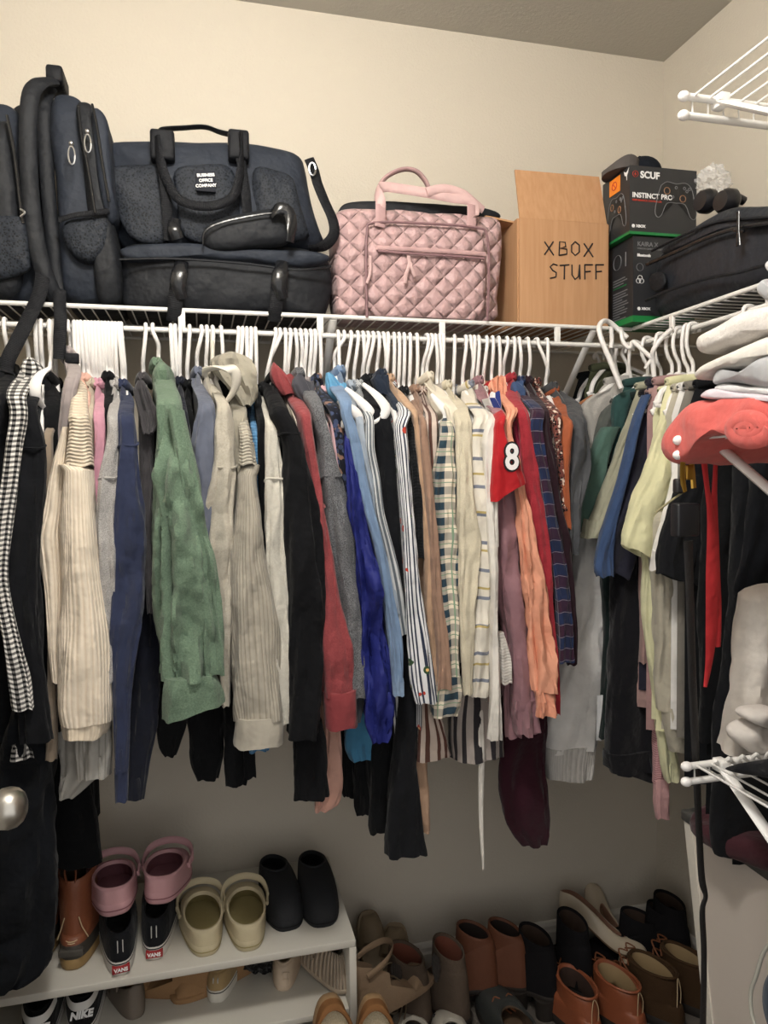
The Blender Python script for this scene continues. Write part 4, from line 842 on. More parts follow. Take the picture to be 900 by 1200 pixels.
M = MB(); pillow(M, [Vector((1.00+.11*math.cos(a)*(1+.2*math.sin(3*a)), 1.12+.13*math.sin(a), cab_z+.022)) for a in [2*PI*i/12 for i in range(12)]], (0, 0, .05), r=.02, wr=.012, wf=18)
tag(obj('folded_tee', M, f((74, 34, 42))), 'dark maroon clothing lying crumpled on the grey cabinet top', 'clothing')
M = MB(); pillow(M, [Vector((1.08+.10*math.cos(a), .90+.12*math.sin(a)*(1+.15*math.sin(2*a)), cab_z+.022)) for a in [2*PI*i/12 for i in range(12)]], (0, 0, .06), r=.02, wr=.012, wf=18)
tag(obj('folded_tee', M, BLACK), 'black clothing lying crumpled on the grey cabinet top', 'clothing')

# ================================================================ things on and around the three short shelves
CORAL = f((222, 92, 84), bump=.3); CORALD = CORAL; FW = f((224, 216, 208), 'fleece', (206, 198, 190), bump=.5); FW2 = f((214, 208, 198)); FG = f((172, 172, 174)); FGW = f((212, 210, 210), bump=.3); LILAC = f((212, 198, 206))
def fold_stack(name, label, mats, layers, X0, depth, lab=None, wr=.008, wf=18):
    """folded garment lying on a shelf: every layer is a px outline of its end face at x = X0"""
    t = thing(name, label, 'folded clothes', tuple(PX(layers[0][0][0], layers[0][0][1], X0)))
    for i, L in enumerate(layers):
        M = MB(); pillow(M, [PX(a, b, X0+(i % 2)*.004) for a, b in L], (depth, 0, 0), r=.028, wr=wr, wf=wf, puff=3)
        obj(['lower_fold', 'upper_fold', 'inner_roll', 'fold'][min(i, 3)], M, mats[min(i, len(mats)-1)], t)
    return t
coral = fold_stack('folded_sweater', 'coral red sweater rolled on the end of the middle wire shelf', [CORAL], [
    [(764, 524), (768, 500), (784, 478), (812, 466), (850, 460), (900, 456), (960, 460), (960, 520), (900, 512), (870, 520), (842, 505), (818, 510), (806, 528), (788, 546), (770, 544)],
    [(842, 500), (850, 484), (880, 474), (920, 472), (960, 478), (960, 516), (915, 512), (890, 522), (862, 522), (846, 512)]], .655, .28, wr=.012, wf=20)
M = MB()
sp = [PX(878+ (22-i*.75)*math.cos(i*.55)*1.15, 502+(14-i*.45)*math.sin(i*.55), .645) for i in range(26)]
tube(M, cr(sp, 3), .006, 8, ry=.012, nrm=(1, 0, 0)); 
obj('rolled_sleeve', M, CORAL, coral)
M = MB(); pillow(M, [P(a_, b_, .935) for a_, b_ in ((790, 522), (868, 518), (868, 530), (845, 535), (810, 536), (794, 534))], (0, -.028, 0), r=.012, wr=.003); tag(obj('coral_top', M, f((190, 62, 66))), 'darker coral garment hanging just below the end of the middle wire shelf', 'clothing')
bx = [.66, .27]
fold_stack('folded_tshirt', 'white and lilac folded tshirt directly on top of the coral sweater', [LILAC, FGW], [
    [(812, 468), (800, 464), (815, 452), (850, 458), (900, 462), (960, 468), (960, 480), (900, 470), (860, 470)],
    [(815, 456), (830, 446), (860, 452), (900, 454), (960, 458), (960, 470), (900, 464), (850, 462)]], *bx)
fold_stack('folded_tshirt', 'heather grey folded tshirt with wavy hem in the middle of the stack', [FG, FG], [
    [(818, 454), (822, 436), (832, 430), (845, 438), (865, 432), (880, 424), (900, 408), (960, 396), (960, 462), (900, 456), (860, 452), (840, 448)],
    [(830, 440), (845, 436), (860, 440), (874, 436), (892, 426), (920, 420), (920, 440), (880, 450), (850, 452)]], *bx)
fold_stack('folded_sweater', 'ivory folded sweater under the fluffy white one', [FW2, FW2], [
    [(796, 444), (800, 432), (830, 418), (860, 406), (900, 388), (960, 372), (960, 410), (900, 412), (880, 424), (860, 434), (840, 432), (820, 438), (806, 446)],
    [(830, 430), (850, 420), (900, 402), (960, 392), (960, 412), (900, 414), (870, 428), (846, 434)]], *bx)
fold_stack('folded_sweater', 'fluffy white folded sweater near the top of the stack', [FW], [
    [(800, 408), (803, 396), (815, 388), (840, 374), (870, 364), (900, 354), (960, 344), (960, 384), (900, 388), (870, 396), (845, 404), (820, 414), (806, 415)]], *bx)
fold_stack('folded_tshirt', 'pale grey folded tshirt topping the stack at the right edge', [FG, FGW], [
    [(872, 338), (880, 322), (890, 330), (905, 332), (960, 336), (960, 352), (900, 356), (886, 352)],
    [(879, 310), (886, 300), (900, 296), (960, 290), (960, 340), (900, 330), (888, 322)]], *bx)
# red ribbon
RIB = f((214, 44, 48), rough=.6, sheen=0, bump=.1)
t = thing('ribbon', 'long bright red ribbon hanging from the middle wire shelf', 'ribbon', tuple(P(832, 800, .925)))
def strap_px(mb, pts, Y, th=.0016, n=8, w_=None):
    path = [P((a+b)/2, y, Y) for y, a, b in pts]; path = cr(path, 5)
    ws = pchip(list(range(len(pts))), [(P(b, y, Y)-P(a, y, Y)).x/2 for y, a, b in pts], np.linspace(0, len(pts)-1, len(path)))
    return tube(mb, path, list(ws), n, ry=th, nrm=(1, .15, 0))
M = MB(); strap_px(M, [(536, 820, 829), (570, 825, 832), (610, 828, 839), (680, 826, 844), (740, 826, 841), (775, 826, 836), (805, 824, 829)], .925); obj('ribbon_tail', M, RIB, t)
M = MB(); strap_px(M, [(536, 836, 842), (570, 834, 841), (600, 831, 842), (650, 832, 844), (700, 834, 846), (730, 838, 846), (758, 838, 845)], .930); obj('ribbon_tail', M, RIB, t)
# belt
t = thing('belt', 'narrow black belt hanging on a brass snap hook from the middle wire shelf', 'belt', tuple(P(823, 1195, .93)))
BR = solid('brass', (190, 150, 70), .3, metal=1, bump=.05); LB = solid('black_leather', (34, 32, 32), .5, bump=.3, bs_=200)
M = MB(); strap_px(M, [(634, 800, 813), (700, 803, 814), (800, 806, 817), (900, 811, 821), (980, 815, 824), (1030, 818, 827), (1050, 824, 830), (1068, 819, 827), (1120, 821, 829), (1215, 819, 828)], .93, th=.0022); obj('strap', M, LB, t)
M = MB(); a = P(790, 590, .93); b = P(815, 628, .93); box(M, (a.x, .920, b.z), (b.x, .940, a.z), .003); obj('keeper', M, solid('black_satin', (24, 25, 29), .4), t)
M = MB(); box(M, (P(796, 0, .93).x, .924, P(0, 594, .93).z), (P(808, 0, .93).x, .936, P(0, 572, .93).z), .003); obj('strap_end', M, LB, t)
M = MB(); tube(M, cr([P(802, 576, .926), P(800, 560, .922), P(800, 545, .915), P(803, 530, .905), P(807, 524, .905), P(809, 534, .92), P(811, 548, .925), P(813, 572, .926)], 4), .0026, 8, ry=.0045, nrm=(0, 1, 0)); box(M, (P(808, 0, .926).x, .921, P(0, 574, .926).z), (P(817, 0, .926).x, .931, P(0, 552, .926).z), .0015); obj('snap_hook', M, BR, t, label='brass snap hook')
M = MB(); tube(M, cr([P(803, 575, .93), P(790, 584, .935), P(778, 593, .94), P(769, 600, .945)], 4), .0017, 6); tag(obj('cord', M, f((150, 140, 100))), 'thin tan cord sticking out left of the brass snap hook', 'cord')
# things on and over the low wire shelf
t = thing('cream_coat', 'cream coat with bunched sleeve at the right edge above the low wire shelf', 'coat', tuple(P(890, 885, .95)))
M = MB(); loft_px(M, [(690, 898, 960), (740, 892, 960), (800, 884, 960), (850, 876, 960), (884, 868, 960)], .935, th=.04, seed=3); obj('skirt', M, f((206, 198, 188)), t)
M = MB(); pillow(M, [P(x, y, .90) for x, y in ((872, 866), (880, 856), (900, 850), (930, 852), (930, 882), (900, 888), (880, 880))], (0, .05, 0), r=.018, wr=.006, wf=30); obj('sleeve', M, f((214, 206, 198)), t)
M = MB(); pillow(M, [P(x, y, .89) for x, y in ((882, 846), (892, 836), (915, 834), (930, 840), (930, 856), (900, 856))], (0, .05, 0), r=.014, wr=.005, wf=30); obj('cuff', M, f((214, 206, 198)), t)
M = MB(); pillow(M, [PX(x, y, .70) for x, y in ((842, 902), (852, 898), (870, 894), (900, 886), (940, 884), (940, 912), (900, 914), (870, 908))], (.2, 0, 0), r=.012, wr=.008, wf=22)
tag(obj('folded_trousers', M, BLACK2), 'black folded garment lying on the low wire shelf', 'folded clothes')
t = thing('wire_basket_handle', 'twisted white wire loops lying over the low wire shelf end', 'wire loop', tuple(P(850, 905, .9)))
M = MB(); tube(M, cr([P(822, 899, .93), P(845, 912, .94), (P(870, 926, .94)), P(900, 942, .94), P(930, 956, .94)], 4), .0026, 8); obj('loop', M, WIRE, t)
M = MB(); tube(M, cr([P(x_, 897+(3 if i % 2 else -6)-i*1.2, .90+(.012 if i % 2 else -.006)) for i, x_ in enumerate(range(838, 935, 8))], 4), .003, 8); obj('twist', M, WIRE, t)
# ================================================================ bags and boxes on the shelves
ZS = ZT+.0055
BAGN = f((36, 43, 56), bump=.3, rough=.7, sheen=0, spec=.35); BAGD = f((27, 31, 39), bump=.25, rough=.65, sheen=0, spec=.35); BAGM = f((40, 45, 54), 'mesh', (20, 23, 28), p=.0045, rough=.6, sheen=0, bump=.5)
WEB = f((30, 32, 38), 'ribh', (22, 23, 28), p=.003, rough=.6, sheen=0, bump=.3); GLOSS = solid('glossy_black_leather', (26, 27, 30), .22, bump=.25, bs_=60); STEEL = solid('zinc', (190, 190, 192), .3, metal=1)
def onshelf(pts, Y, zmin=None):
    return [P(x, y, Y) for x, y in pts]
def clampz(o, z):
    """settle a soft bag on the shelf: its underside flattens on the wires"""
    zz = z - (ORG[o.parent.name].z if o.parent is not None and ORG.get(o.parent.name) is not None else 0)
    for v in o.data.vertices:
        if v.co.z < zz: v.co.z = zz + (v.co.z-zz)*.02
    return o
def bag_part(name, pts, Y, D, mat, par, r=.02, wr=.005, wf=14, puff=3, clamp=True, label=None):
    M = MB(); pillow(M, onshelf(pts, Y), (0, D, 0), r=r, wr=wr, wf=wf, puff=puff); o = obj(name, M, mat, par, label=label)
    return clampz(o, ZS) if clamp else o
def strap3(name, pts, w_, par, mat=None, th=.0022, nrm=(1, .2, 0), k=5):
    M = MB(); tube(M, cr([P(x, y, Y) for x, y, Y in pts], k), w_, 10, ry=th, nrm=nrm); return obj(name, M, mat or WEB, par)
def piping(name, pts, par, mat, r=.0022, closed=False):
    M = MB(); tube(M, cr([P(x, y, Y) for x, y, Y in pts], 5), r, 6); return obj(name, M, mat, par)
# backpack at the far left
t = thing('backpack', 'black backpack cut off by the left edge of the shelf', 'backpack', (P(5, 340, 1.6).x, 1.6, ZS))
bag_part('main_compartment', [(-60, 120), (-20, 108), (2, 108), (14, 118), (24, 140), (32, 200), (40, 260), (47, 315), (46, 352), (-60, 352)], 1.565, .24, BAGN, t, r=.05)
bag_part('front_pocket', [(-30, 150), (2, 128), (12, 150), (20, 210), (24, 262), (26, 300), (20, 345), (-30, 345)], 1.545, .06, BAGD, t, r=.03)
bag_part('rear_panel', [(8, 122), (20, 112), (32, 118), (38, 150), (44, 220), (48, 300), (46, 345), (30, 345)], 1.60, .18, BAGD, t, r=.03)
piping('zipper', [(8, 135, 1.542), (17, 180, 1.540), (24, 240, 1.540), (27, 262, 1.54)], t, GLOSS, .003)
piping('zipper_pull', [(24, 245, 1.535), (29, 249, 1.532), (24, 254, 1.533)], t, STEEL, .002)
bag_part('mesh_pocket', [(-30, 255), (22, 248), (30, 262), (34, 300), (36, 320), (-30, 330)], 1.535, .03, BAGM, t, r=.012)
strap3('loose_strap', [(48, 300, 1.56), (50, 322, 1.55), (46, 345, 1.54), (34, 372, 1.515), (20, 400, 1.505), (10, 420, 1.50), (6, 436, 1.50)], [.013]*30+[.020]*1, t)
# second backpack, standing sideways
t = thing('backpack', 'black backpack standing sideways with two steel zipper pulls and a mesh pocket', 'backpack', (P(98, 345, 1.6).x, 1.6, ZS))
bag_part('main_compartment', [(56, 108), (62, 96), (80, 98), (94, 108), (102, 130), (110, 190), (122, 260), (128, 330), (126, 354), (72, 354), (68, 330), (64, 260), (60, 200), (52, 140)], 1.57, .26, BAGN, t, r=.045)
bag_part('front_pocket', [(84, 112), (98, 108), (110, 118), (116, 150), (120, 200), (132, 250), (140, 300), (142, 340), (136, 354), (112, 354), (106, 300), (98, 220), (92, 160)], 1.55, .24, BAGD, t, r=.035)
bag_part('outer_pocket', [(103, 122), (114, 118), (126, 134), (128, 170), (134, 230), (138, 250), (128, 262), (118, 240), (110, 180)], 1.535, .16, BAGN, t, r=.025)
bag_part('mesh_pocket', [(70, 256), (100, 250), (126, 248), (130, 262), (124, 290), (108, 306), (90, 302), (74, 282)], 1.545, .05, BAGM, t, r=.016)
strap3('pocket_elastic', [(69, 258, 1.548), (85, 253, 1.540), (105, 250, 1.538), (128, 247, 1.545)], .0055, t, nrm=(0, 0, 1))
for a in ([(92, 125, 1.545), (96, 160, 1.535), (104, 200, 1.53), (112, 250, 1.53)], [(108, 122, 1.53), (114, 150, 1.525), (120, 190, 1.525), (128, 236, 1.53)]): piping('zipper', a, t, GLOSS, .0025)
for (x, y) in ((84, 182), (103, 168)):
    M = MB(); c = P(x, y, 1.527)
    tube(M, [c+Vector((.006*math.cos(q), 0, .017*math.sin(q))) for q in [2*PI*i/16 for i in range(17)]], .0016, 6); ball(M, c+Vector((0, 0, .022)), .005, 8); obj('zipper_pull', M, STEEL, t, label='steel zipper pull')
strap3('shoulder_strap', [(62, 96, 1.60), (46, 98, 1.57), (36, 112, 1.555), (33, 150, 1.55), (34, 200, 1.55), (38, 250, 1.55), (46, 300, 1.55), (58, 335, 1.56), (66, 350, 1.57)], .016, t, mat=BAGD, th=.008)
strap3('shoulder_strap', [(64, 100, 1.66), (56, 108, 1.62), (52, 130, 1.60), (54, 180, 1.60), (58, 240, 1.60), (64, 300, 1.60), (70, 345, 1.60)], .014, t, mat=BAGD, th=.008)
M = MB(); q0 = P(58, 106, 1.64); q1 = P(77, 88, 1.64); box(M, (q0.x, 1.60, q0.z), (q1.x, 1.68, q1.z), .006); obj('top_handle', M, WEB, t)
strap3('loose_strap', [(70, 340, 1.56), (70, 356, 1.54), (71, 375, 1.515), (70, 400, 1.50), (70, 421, 1.50)], .0115, t)
M = MB(); box(M, (P(62, 0, 1.5).x, 1.494, P(0, 424, 1.5).z), (P(79, 0, 1.5).x, 1.506, P(0, 412, 1.5).z), .002); obj('strap_end', M, WEB, t)
# weekender
t = thing('weekender_bag', 'large dark navy textured weekender bag with a small white lettered patch', 'travel bag', (P(250, 280, 1.65).x, 1.68, P(250, 284, 1.65).z))
bag_part('bag_body', [(113, 160), (128, 154), (180, 153), (240, 158), (300, 158), (340, 164), (358, 172), (362, 190), (364, 215), (374, 250), (388, 284), (320, 292), (230, 290), (150, 288), (134, 270), (126, 230), (118, 190)], 1.585, .26, BAGN, t, r=.05, wr=.010, wf=9, clamp=False)
bag_part('textured_panel', [(128, 196), (150, 190), (185, 190), (190, 200), (196, 240), (200, 284), (160, 284), (142, 266), (134, 230)], 1.578, .04, BAGM, t, r=.010, clamp=False)
bag_part('textured_panel', [(200, 192), (240, 190), (272, 190), (280, 220), (282, 250), (284, 284), (214, 284), (206, 230)], 1.570, .04, BAGM, t, r=.010, clamp=False)
bag_part('textured_panel', [(294, 190), (320, 192), (345, 200), (352, 230), (362, 262), (366, 280), (300, 284), (296, 240)], 1.578, .04, BAGM, t, r=.02, clamp=False)
strap3('tote_handle', [(184, 160, 1.56), (187, 185, 1.555), (196, 212, 1.55), (208, 232, 1.545), (230, 241, 1.54), (255, 240, 1.54), (273, 230, 1.545), (281, 205, 1.55), (283, 180, 1.555), (282, 156, 1.56)], .0095, t, th=.004, nrm=(0, 0, 1))
strap3('tote_handle', [(186, 158, 1.66), (190, 152, 1.67), (215, 150, 1.69), (240, 149, 1.70), (258, 155, 1.69), (280, 160, 1.66)], .009, t, th=.004, nrm=(0, 1, 0))
for x0, x1 in ((176, 204), (268, 292)):
    M = MB(); a = P(x0, 184, 1.56); b = P(x1, 151, 1.56); box(M, (a.x, 1.562, a.z), (b.x, 1.60, b.z), .006); obj('handle_anchor', M, WEB, t)
for x in (198, 292):
    strap3('vertical_webbing', [(x-10, 186, 1.568), (x-4, 225, 1.560), (x, 282, 1.562)], .010, t, th=.002)
lb = P(243, 213, 1.562); M = MB(); box(M, (lb.x-.022, 1.558, lb.z-.021), (lb.x+.016, 1.566, lb.z+.021), .001); pt = obj('label_patch', M, f((46, 48, 56), sheen=0), t)
for i, w_ in enumerate(('BUSINESS', 'OFFICE', 'COMPANY')):
    mb = text_mesh(w_, .0085, .0004, .0003); place_text(mb, lb+Vector((-.003, -.0052, .011-i*.0105)), (1, 0, .12), (0, 0, 1)); obj('lettering', mb, solid('white_print', (236, 236, 236), .7), pt, smooth=False)
strap3('shoulder_strap', [(362, 186, 1.58), (368, 200, 1.58), (372, 215, 1.575), (380, 235, 1.57), (390, 258, 1.56), (391, 275, 1.56), (380, 288, 1.565), (362, 292, 1.57)], .012, t, th=.003)
M = MB(); c = P(366, 198, 1.565); tube(M, [c+Vector((.007*math.cos(q), 0, .013*math.sin(q))) for q in [2*PI*i/16 for i in range(17)]], .002, 6); obj('clasp', M, STEEL, t)
# black duffel under it
t = thing('duffel_bag', 'low glossy black duffel bag lying flat under the weekender', 'duffel bag', (P(262, 365, 1.6).x, 1.68, ZS))
bag_part('bag_body', [(136, 282), (160, 276), (230, 280), (300, 284), (360, 284), (386, 290), (393, 310), (392, 340), (384, 366), (380, 374), (300, 372), (200, 364), (142, 360), (137, 330)], 1.56, .28, BAGD, t, r=.045, wr=.007, wf=10)
bag_part('top_flap', [(140, 284), (230, 281), (300, 290), (384, 292), (390, 304), (350, 312), (300, 306), (230, 300), (160, 304), (142, 298)], 1.545, .22, BAGN, t, r=.02)
piping('zipper', [(140, 304, 1.548), (200, 303, 1.543), (280, 308, 1.541), (350, 316, 1.543), (388, 312, 1.55)], t, GLOSS, .0028)
for x in (207, 325):
    M = MB(); tube(M, cr([P(x+4, 313, 1.555), P(x+2, 320, 1.545), P(x, 335, 1.540), (P(x-2, 360, 1.545)), P(x-4, 376, 1.56)], 5), .014, 10, ry=.004, nrm=(1, 0, 0)); obj('webbing', M, WEB, t)
    M = MB(); tube(M, cr([P(x+6, 308, 1.55), P(x+4, 318, 1.532), P(x+2, 334, 1.53), (P(x+6, 350, 1.54))], 5), [.014]*5+[.016]*6+[.013]*5, 10, ry=.006, nrm=(1, 0, 0)); obj('leather_tab', M, GLOSS, t)
M = MB(); tube(M, cr([P(205, 258, 1.56), P(204, 268, 1.545), P(208, 280, 1.55)], 5), .013, 10, ry=.005, nrm=(1, 0, 0)); obj('leather_tab', M, GLOSS, t)
# pouch resting in front
t = thing('pouch', 'black half round pouch wedged between the weekender and the duffel', 'pouch', tuple(P(290, 282, 1.53)))
bag_part('pouch_body', [(234, 278), (238, 264), (252, 254), (285, 246), (320, 240), (336, 244), (342, 256), (343, 276), (330, 286), (280, 290), (245, 290)], 1.525, .05, BAGD, t, r=.022, clamp=False)
piping('zipper', [(238, 286, 1.525), (240, 272, 1.52), (256, 262, 1.517), (290, 254, 1.515), (322, 250, 1.515), (338, 256, 1.518), (341, 280, 1.522)], t, GLOSS, .0024)
M = MB(); tube(M, cr([P(318, 252, 1.52), P(326, 244, 1.508), P(338, 248, 1.508), P(342, 264, 1.51), P(340, 284, 1.515)], 5), [.012]*21, 10, ry=.004, nrm=(.3, 0, 1)); obj('leather_tab', M, GLOSS, t)

# pink quilted bag
PKQ = f((196, 156, 156), 'quilt', p=.046, rough=.45, sheen=.1, bump=.9, spec=.4); PKP = f((188, 148, 148), rough=.5, sheen=0, bump=.2); PKZ = f((140, 104, 108), rough=.5, sheen=0); PKS = f((206, 168, 166), rough=.6, sheen=0, bump=.2)
t = thing('quilted_bag', 'dusty pink quilted laptop bag with knotted zipper pull', 'handbag', (P(495, 375, 1.6).x, 1.64, ZS))
bag_part('bag_body', [(394, 250), (404, 238), (430, 237), (500, 243), (560, 246), (588, 250), (596, 260), (594, 300), (590, 340), (590, 382), (500, 378), (420, 374), (397, 372), (396, 310)], 1.56, .15, PKQ, t, r=.035, wr=.005, wf=22, puff=4)
bag_part('front_pocket', [(430, 266), (440, 259), (500, 261), (560, 266), (570, 276), (572, 320), (570, 378), (500, 376), (428, 372), (428, 300)], 1.545, .03, PKQ, t, r=.010, wr=.002, puff=6)
bag_part('black_lining', [(398, 242), (410, 234), (440, 233), (520, 238), (560, 240), (588, 246), (590, 256), (400, 252)], 1.60, .10, BAGD, t, r=.012, clamp=False)
piping('pocket_piping', [(430, 372, 1.545), (429, 320, 1.542), (430, 274, 1.541), (438, 261, 1.541), (500, 262, 1.539), (560, 267, 1.541), (571, 278, 1.541), (573, 320, 1.542), (571, 376, 1.545)], t, PKZ, .003)
strap3('zipper', [(443, 294, 1.539), (480, 297, 1.537), (530, 300, 1.537), (568, 303, 1.539)], .0028, t, mat=PKZ, nrm=(0, 0, 1))
strap3('zipper_welt', [(441, 290, 1.540), (480, 292, 1.537), (530, 295, 1.537), (569, 298, 1.540)], .005, t, mat=PKP, nrm=(0, 0, 1))
for pts, w_ in (([(479, 300, 1.535), (480, 310, 1.532), (476, 322, 1.532), (475, 332, 1.533)], .0045), ([(480, 306, 1.533), (484, 318, 1.531), (486, 324, 1.532)], .004), ([(434, 300, 1.54), (434, 318, 1.536), (430, 332, 1.536)], .0035)): strap3('zipper_ribbon', pts, w_, t, mat=PKS)
strap3('tote_handle', [(446, 252, 1.55), (446, 236, 1.55), (443, 224, 1.56), (450, 219, 1.57), (475, 222, 1.57), (505, 227, 1.565), (530, 232, 1.56), (552, 236, 1.555), (556, 250, 1.55), (553, 262, 1.548)], .011, t, mat=PKS, th=.004, nrm=(.3, 0, 1))
M = MB(); tube(M, cr([P(441, 238, 1.62), P(443, 222, 1.62), P(452, 208, 1.62), P(470, 199, 1.62), P(486, 200, 1.62), P(497, 210, 1.62), P(503, 222, 1.62)], 5), .0085, 10, ry=.005, nrm=(0, 1, 0)); obj('tote_handle', M, PKP, t)
strap3('shoulder_strap', [(500, 225, 1.56), (520, 221, 1.56), (540, 226, 1.56), (552, 234, 1.56), (566, 246, 1.57)], .010, t, mat=PKS, th=.004, nrm=(0, 0, 1))
for x in (446, 553):
    strap3('handle_tab', [(x, 240, 1.548), (x, 254, 1.543), (x-1, 266, 1.541)], .012, t, mat=PKP)

# cardboard box
CARD = None
def cardboard():
    m_, nt, bs = nmat('cardboard'); tc = nt.nodes.new('ShaderNodeTexCoord'); ob = tc.outputs['Object']
    st = nt.nodes.new('ShaderNodeMapping'); st.inputs['Scale'].default_value = (1, 1, .06); nt.links.new(ob, st.inputs[0])
    c = mixc(nt, contrast(nt, noi(nt, st.outputs[0], 120, 3), .35, .65), C3((176, 134, 98)), C3((184, 143, 107)))
    nt.links.new(c, bs.inputs['Base Color']); bs.inputs['Roughness'].default_value = .85; bs.inputs['Specular IOR Level'].default_value = .2
    bp = nt.nodes.new('ShaderNodeBump'); bp.inputs['Strength'].default_value = .2; bp.inputs['Distance'].default_value = .002; nt.links.new(noi(nt, st.outputs[0], 90, 2), bp.inputs['Height']); nt.links.new(bp.outputs[0], bs.inputs['Normal'])
    return m_
CARD = cardboard(); CARDI = solid('card_edge', (160, 112, 70), .9)
FL = P(608, 383, 1.565); FR = P(711, 383, 1.56)      # front bottom corners
d = (FR-FL); d.z = 0; W_ = d.length; d.normalize(); nrm = Vector((-d.y, d.x, 0))  # nrm points to the wall
zt_ = P(608, 256, 1.565).z; dp = .25
def bpt(u, v, z): return Vector((FL.x, FL.y, 0))+d*u+nrm*v+Vector((0, 0, z))
def panel(mb, a, b, c_, e, th=.004):
    """quad panel a b c e extruded"""
    n_ = (Vector(b)-Vector(a)).cross(Vector(e)-Vector(a)).normalized()*th
    v = [Vector(q) for q in (a, b, c_, e)]; v += [q+n_ for q in v]
    mb.add(v, [[0, 1, 2, 3], [4, 5, 6, 7], [0, 1, 5, 4], [1, 2, 6, 5], [2, 3, 7, 6], [3, 0, 4, 7]]); return mb
t = thing('cardboard_box', 'open brown cardboard box marked XBOX STUFF with one flap standing up', 'cardboard box', tuple(bpt(W_/2, dp/2, ZS)))
M = MB()
panel(M, bpt(0, 0, ZS), bpt(W_, 0, ZS), bpt(W_, 0, zt_), bpt(0, 0, zt_)); panel(M, bpt(W_, dp, ZS), bpt(0, dp, ZS), bpt(0, dp, zt_), bpt(W_, dp, zt_))
panel(M, bpt(0, dp, ZS), bpt(0, 0, ZS), bpt(0, 0, zt_), bpt(0, dp, zt_)); panel(M, bpt(W_, 0, ZS), bpt(W_, dp, ZS), bpt(W_, dp, zt_), bpt(W_, 0, zt_))
panel(M, bpt(0, 0, ZS+.001), bpt(W_, 0, ZS+.001), bpt(W_, dp, ZS+.001), bpt(0, dp, ZS+.001)); obj('box_body', M, CARD, t, smooth=False)
zf = P(608, 196, 1.58).z
M = MB(); panel(M, bpt(.002, .002, zt_), bpt(W_-.002, .002, zt_), bpt(W_-.004, .035, zf), bpt(.004, .035, zf)); obj('flap', M, CARD, t, smooth=False)
zl = P(566, 237, 1.66).z
M = MB(); panel(M, bpt(0, dp, zt_), bpt(0, .02, zt_), bpt(-.075, .04, zt_+.018), bpt(-.075, dp-.02, zt_+.022)); obj('flap', M, CARD, t, smooth=False)
M = MB(); panel(M, bpt(W_, dp, zt_), bpt(0, dp, zt_), bpt(.01, dp+.012, zt_-.06), bpt(W_-.01, dp+.012, zt_-.06)); obj('flap', M, CARD, t, smooth=False)
INK = solid('marker_ink', (24, 22, 24), .8)
STROKES = {'X': [[(0, 1), (.9, 0)], [(.85, 1), (0, .05)]], 'B': [[(0, 0), (.05, 1), (.6, .95), (.65, .65), (.1, .52), (.75, .45), (.75, .1), (0, 0)]], 'O': [[(.4, 1), (.05, .75), (.05, .25), (.4, 0), (.8, .25), (.8, .75), (.4, 1)]],
           'S': [[(.75, .9), (.35, 1), (.05, .8), (.3, .55), (.65, .4), (.6, .1), (.05, .02)]], 'T': [[(0, .95), (.9, 1)], [(.45, .97), (.42, 0)]], 'U': [[(0, 1), (.02, .3), (.3, 0), (.65, .2), (.75, 1)], [(.75, 1), (.78, 0)]], 'F': [[(.1, 0), (.08, 1)], [(.05, 1), (.85, 1)], [(.08, .52), (.65, .55)]]}
ftx = lambda px, py: (lambda p: p)(None)
def onfront(px, py):
    """where the line of sight meets the box front"""
    dr = ray(px, py); n_ = nrm; k_ = (Vector((FL.x, FL.y, 0))-O).dot(n_)/dr.dot(n_); return O+dr*k_-n_*.0052
for word, xs_, yb_, h_ in (('XBOX', (637, 654, 668, 683), (300, 300, 300, 302), 16), ('STUFF', (643, 655, 669, 683, 696), (327, 328, 328, 328, 328), 17)):
    for ch, x0, y0_ in zip(word, xs_, yb_):
        M = MB()
        for s_ in STROKES[ch]:
            tube(M, [onfront(x0+a*12, y0_-b*h_) for a, b in s_], .0016, 6)
        obj('handwritten_letter', M, INK, t)

# two console boxes
BXK = solid('black_card', (44, 45, 48), .42, bump=0); BXB = solid('black_card_side', (52, 51, 52), .45); GRN = solid('green_card', (28, 122, 62), .5); WPR = solid('white_print', (236, 236, 236), .7); GPR = solid('grey_print', (120, 121, 124), .6); ORG_ = solid('orange_sticker', (240, 140, 40), .6); RPR = solid('red_print', (190, 60, 44), .6)
def cbox(name, label, corner_px, Yc, yaw, w_, dpt, z0, z1, cat='box'):
    c0 = P(*corner_px, Yc); ex = Vector((math.cos(yaw), -math.sin(yaw), 0)); ey = Vector((math.sin(yaw), math.cos(yaw), 0))
    C = Vector((c0.x, c0.y, 0))
    fn = lambda u, v, z: C+ex*u+ey*v+Vector((0, 0, z))
    t = thing(name, label, cat, tuple(fn(w_/2, dpt/2, z0)))
    return t, fn, ex, ey
def hexa(p):
    M = MB(); M.add(p, [[0, 1, 2, 3], [4, 5, 6, 7], [0, 1, 5, 4], [1, 2, 6, 5], [2, 3, 7, 6], [3, 0, 4, 7]]); return M
def cb(fn, u0, u1, v0, v1, z0, z1): return hexa([fn(u0, v0, z0), fn(u1, v0, z0), fn(u1, v1, z0), fn(u0, v1, z0), fn(u0, v0, z1), fn(u1, v0, z1), fn(u1, v1, z1), fn(u0, v1, z1)])
YC = 1.50; yaw = math.radians(1)
zk1 = P(741, 275, YC).z
tk, fk, ex, ey = cbox('headset_box', 'black headset box with a green base under the controller box', (742, 300), YC, yaw, .16, .13, ZS, zk1)
obj('carton', cb(fk, 0, .16, 0, .112, ZS+.014, zk1-.002), BXK, tk, smooth=False); obj('green_base', cb(fk, -.001, .161, -.001, .113, ZS, ZS+.014), GRN, tk, smooth=False)
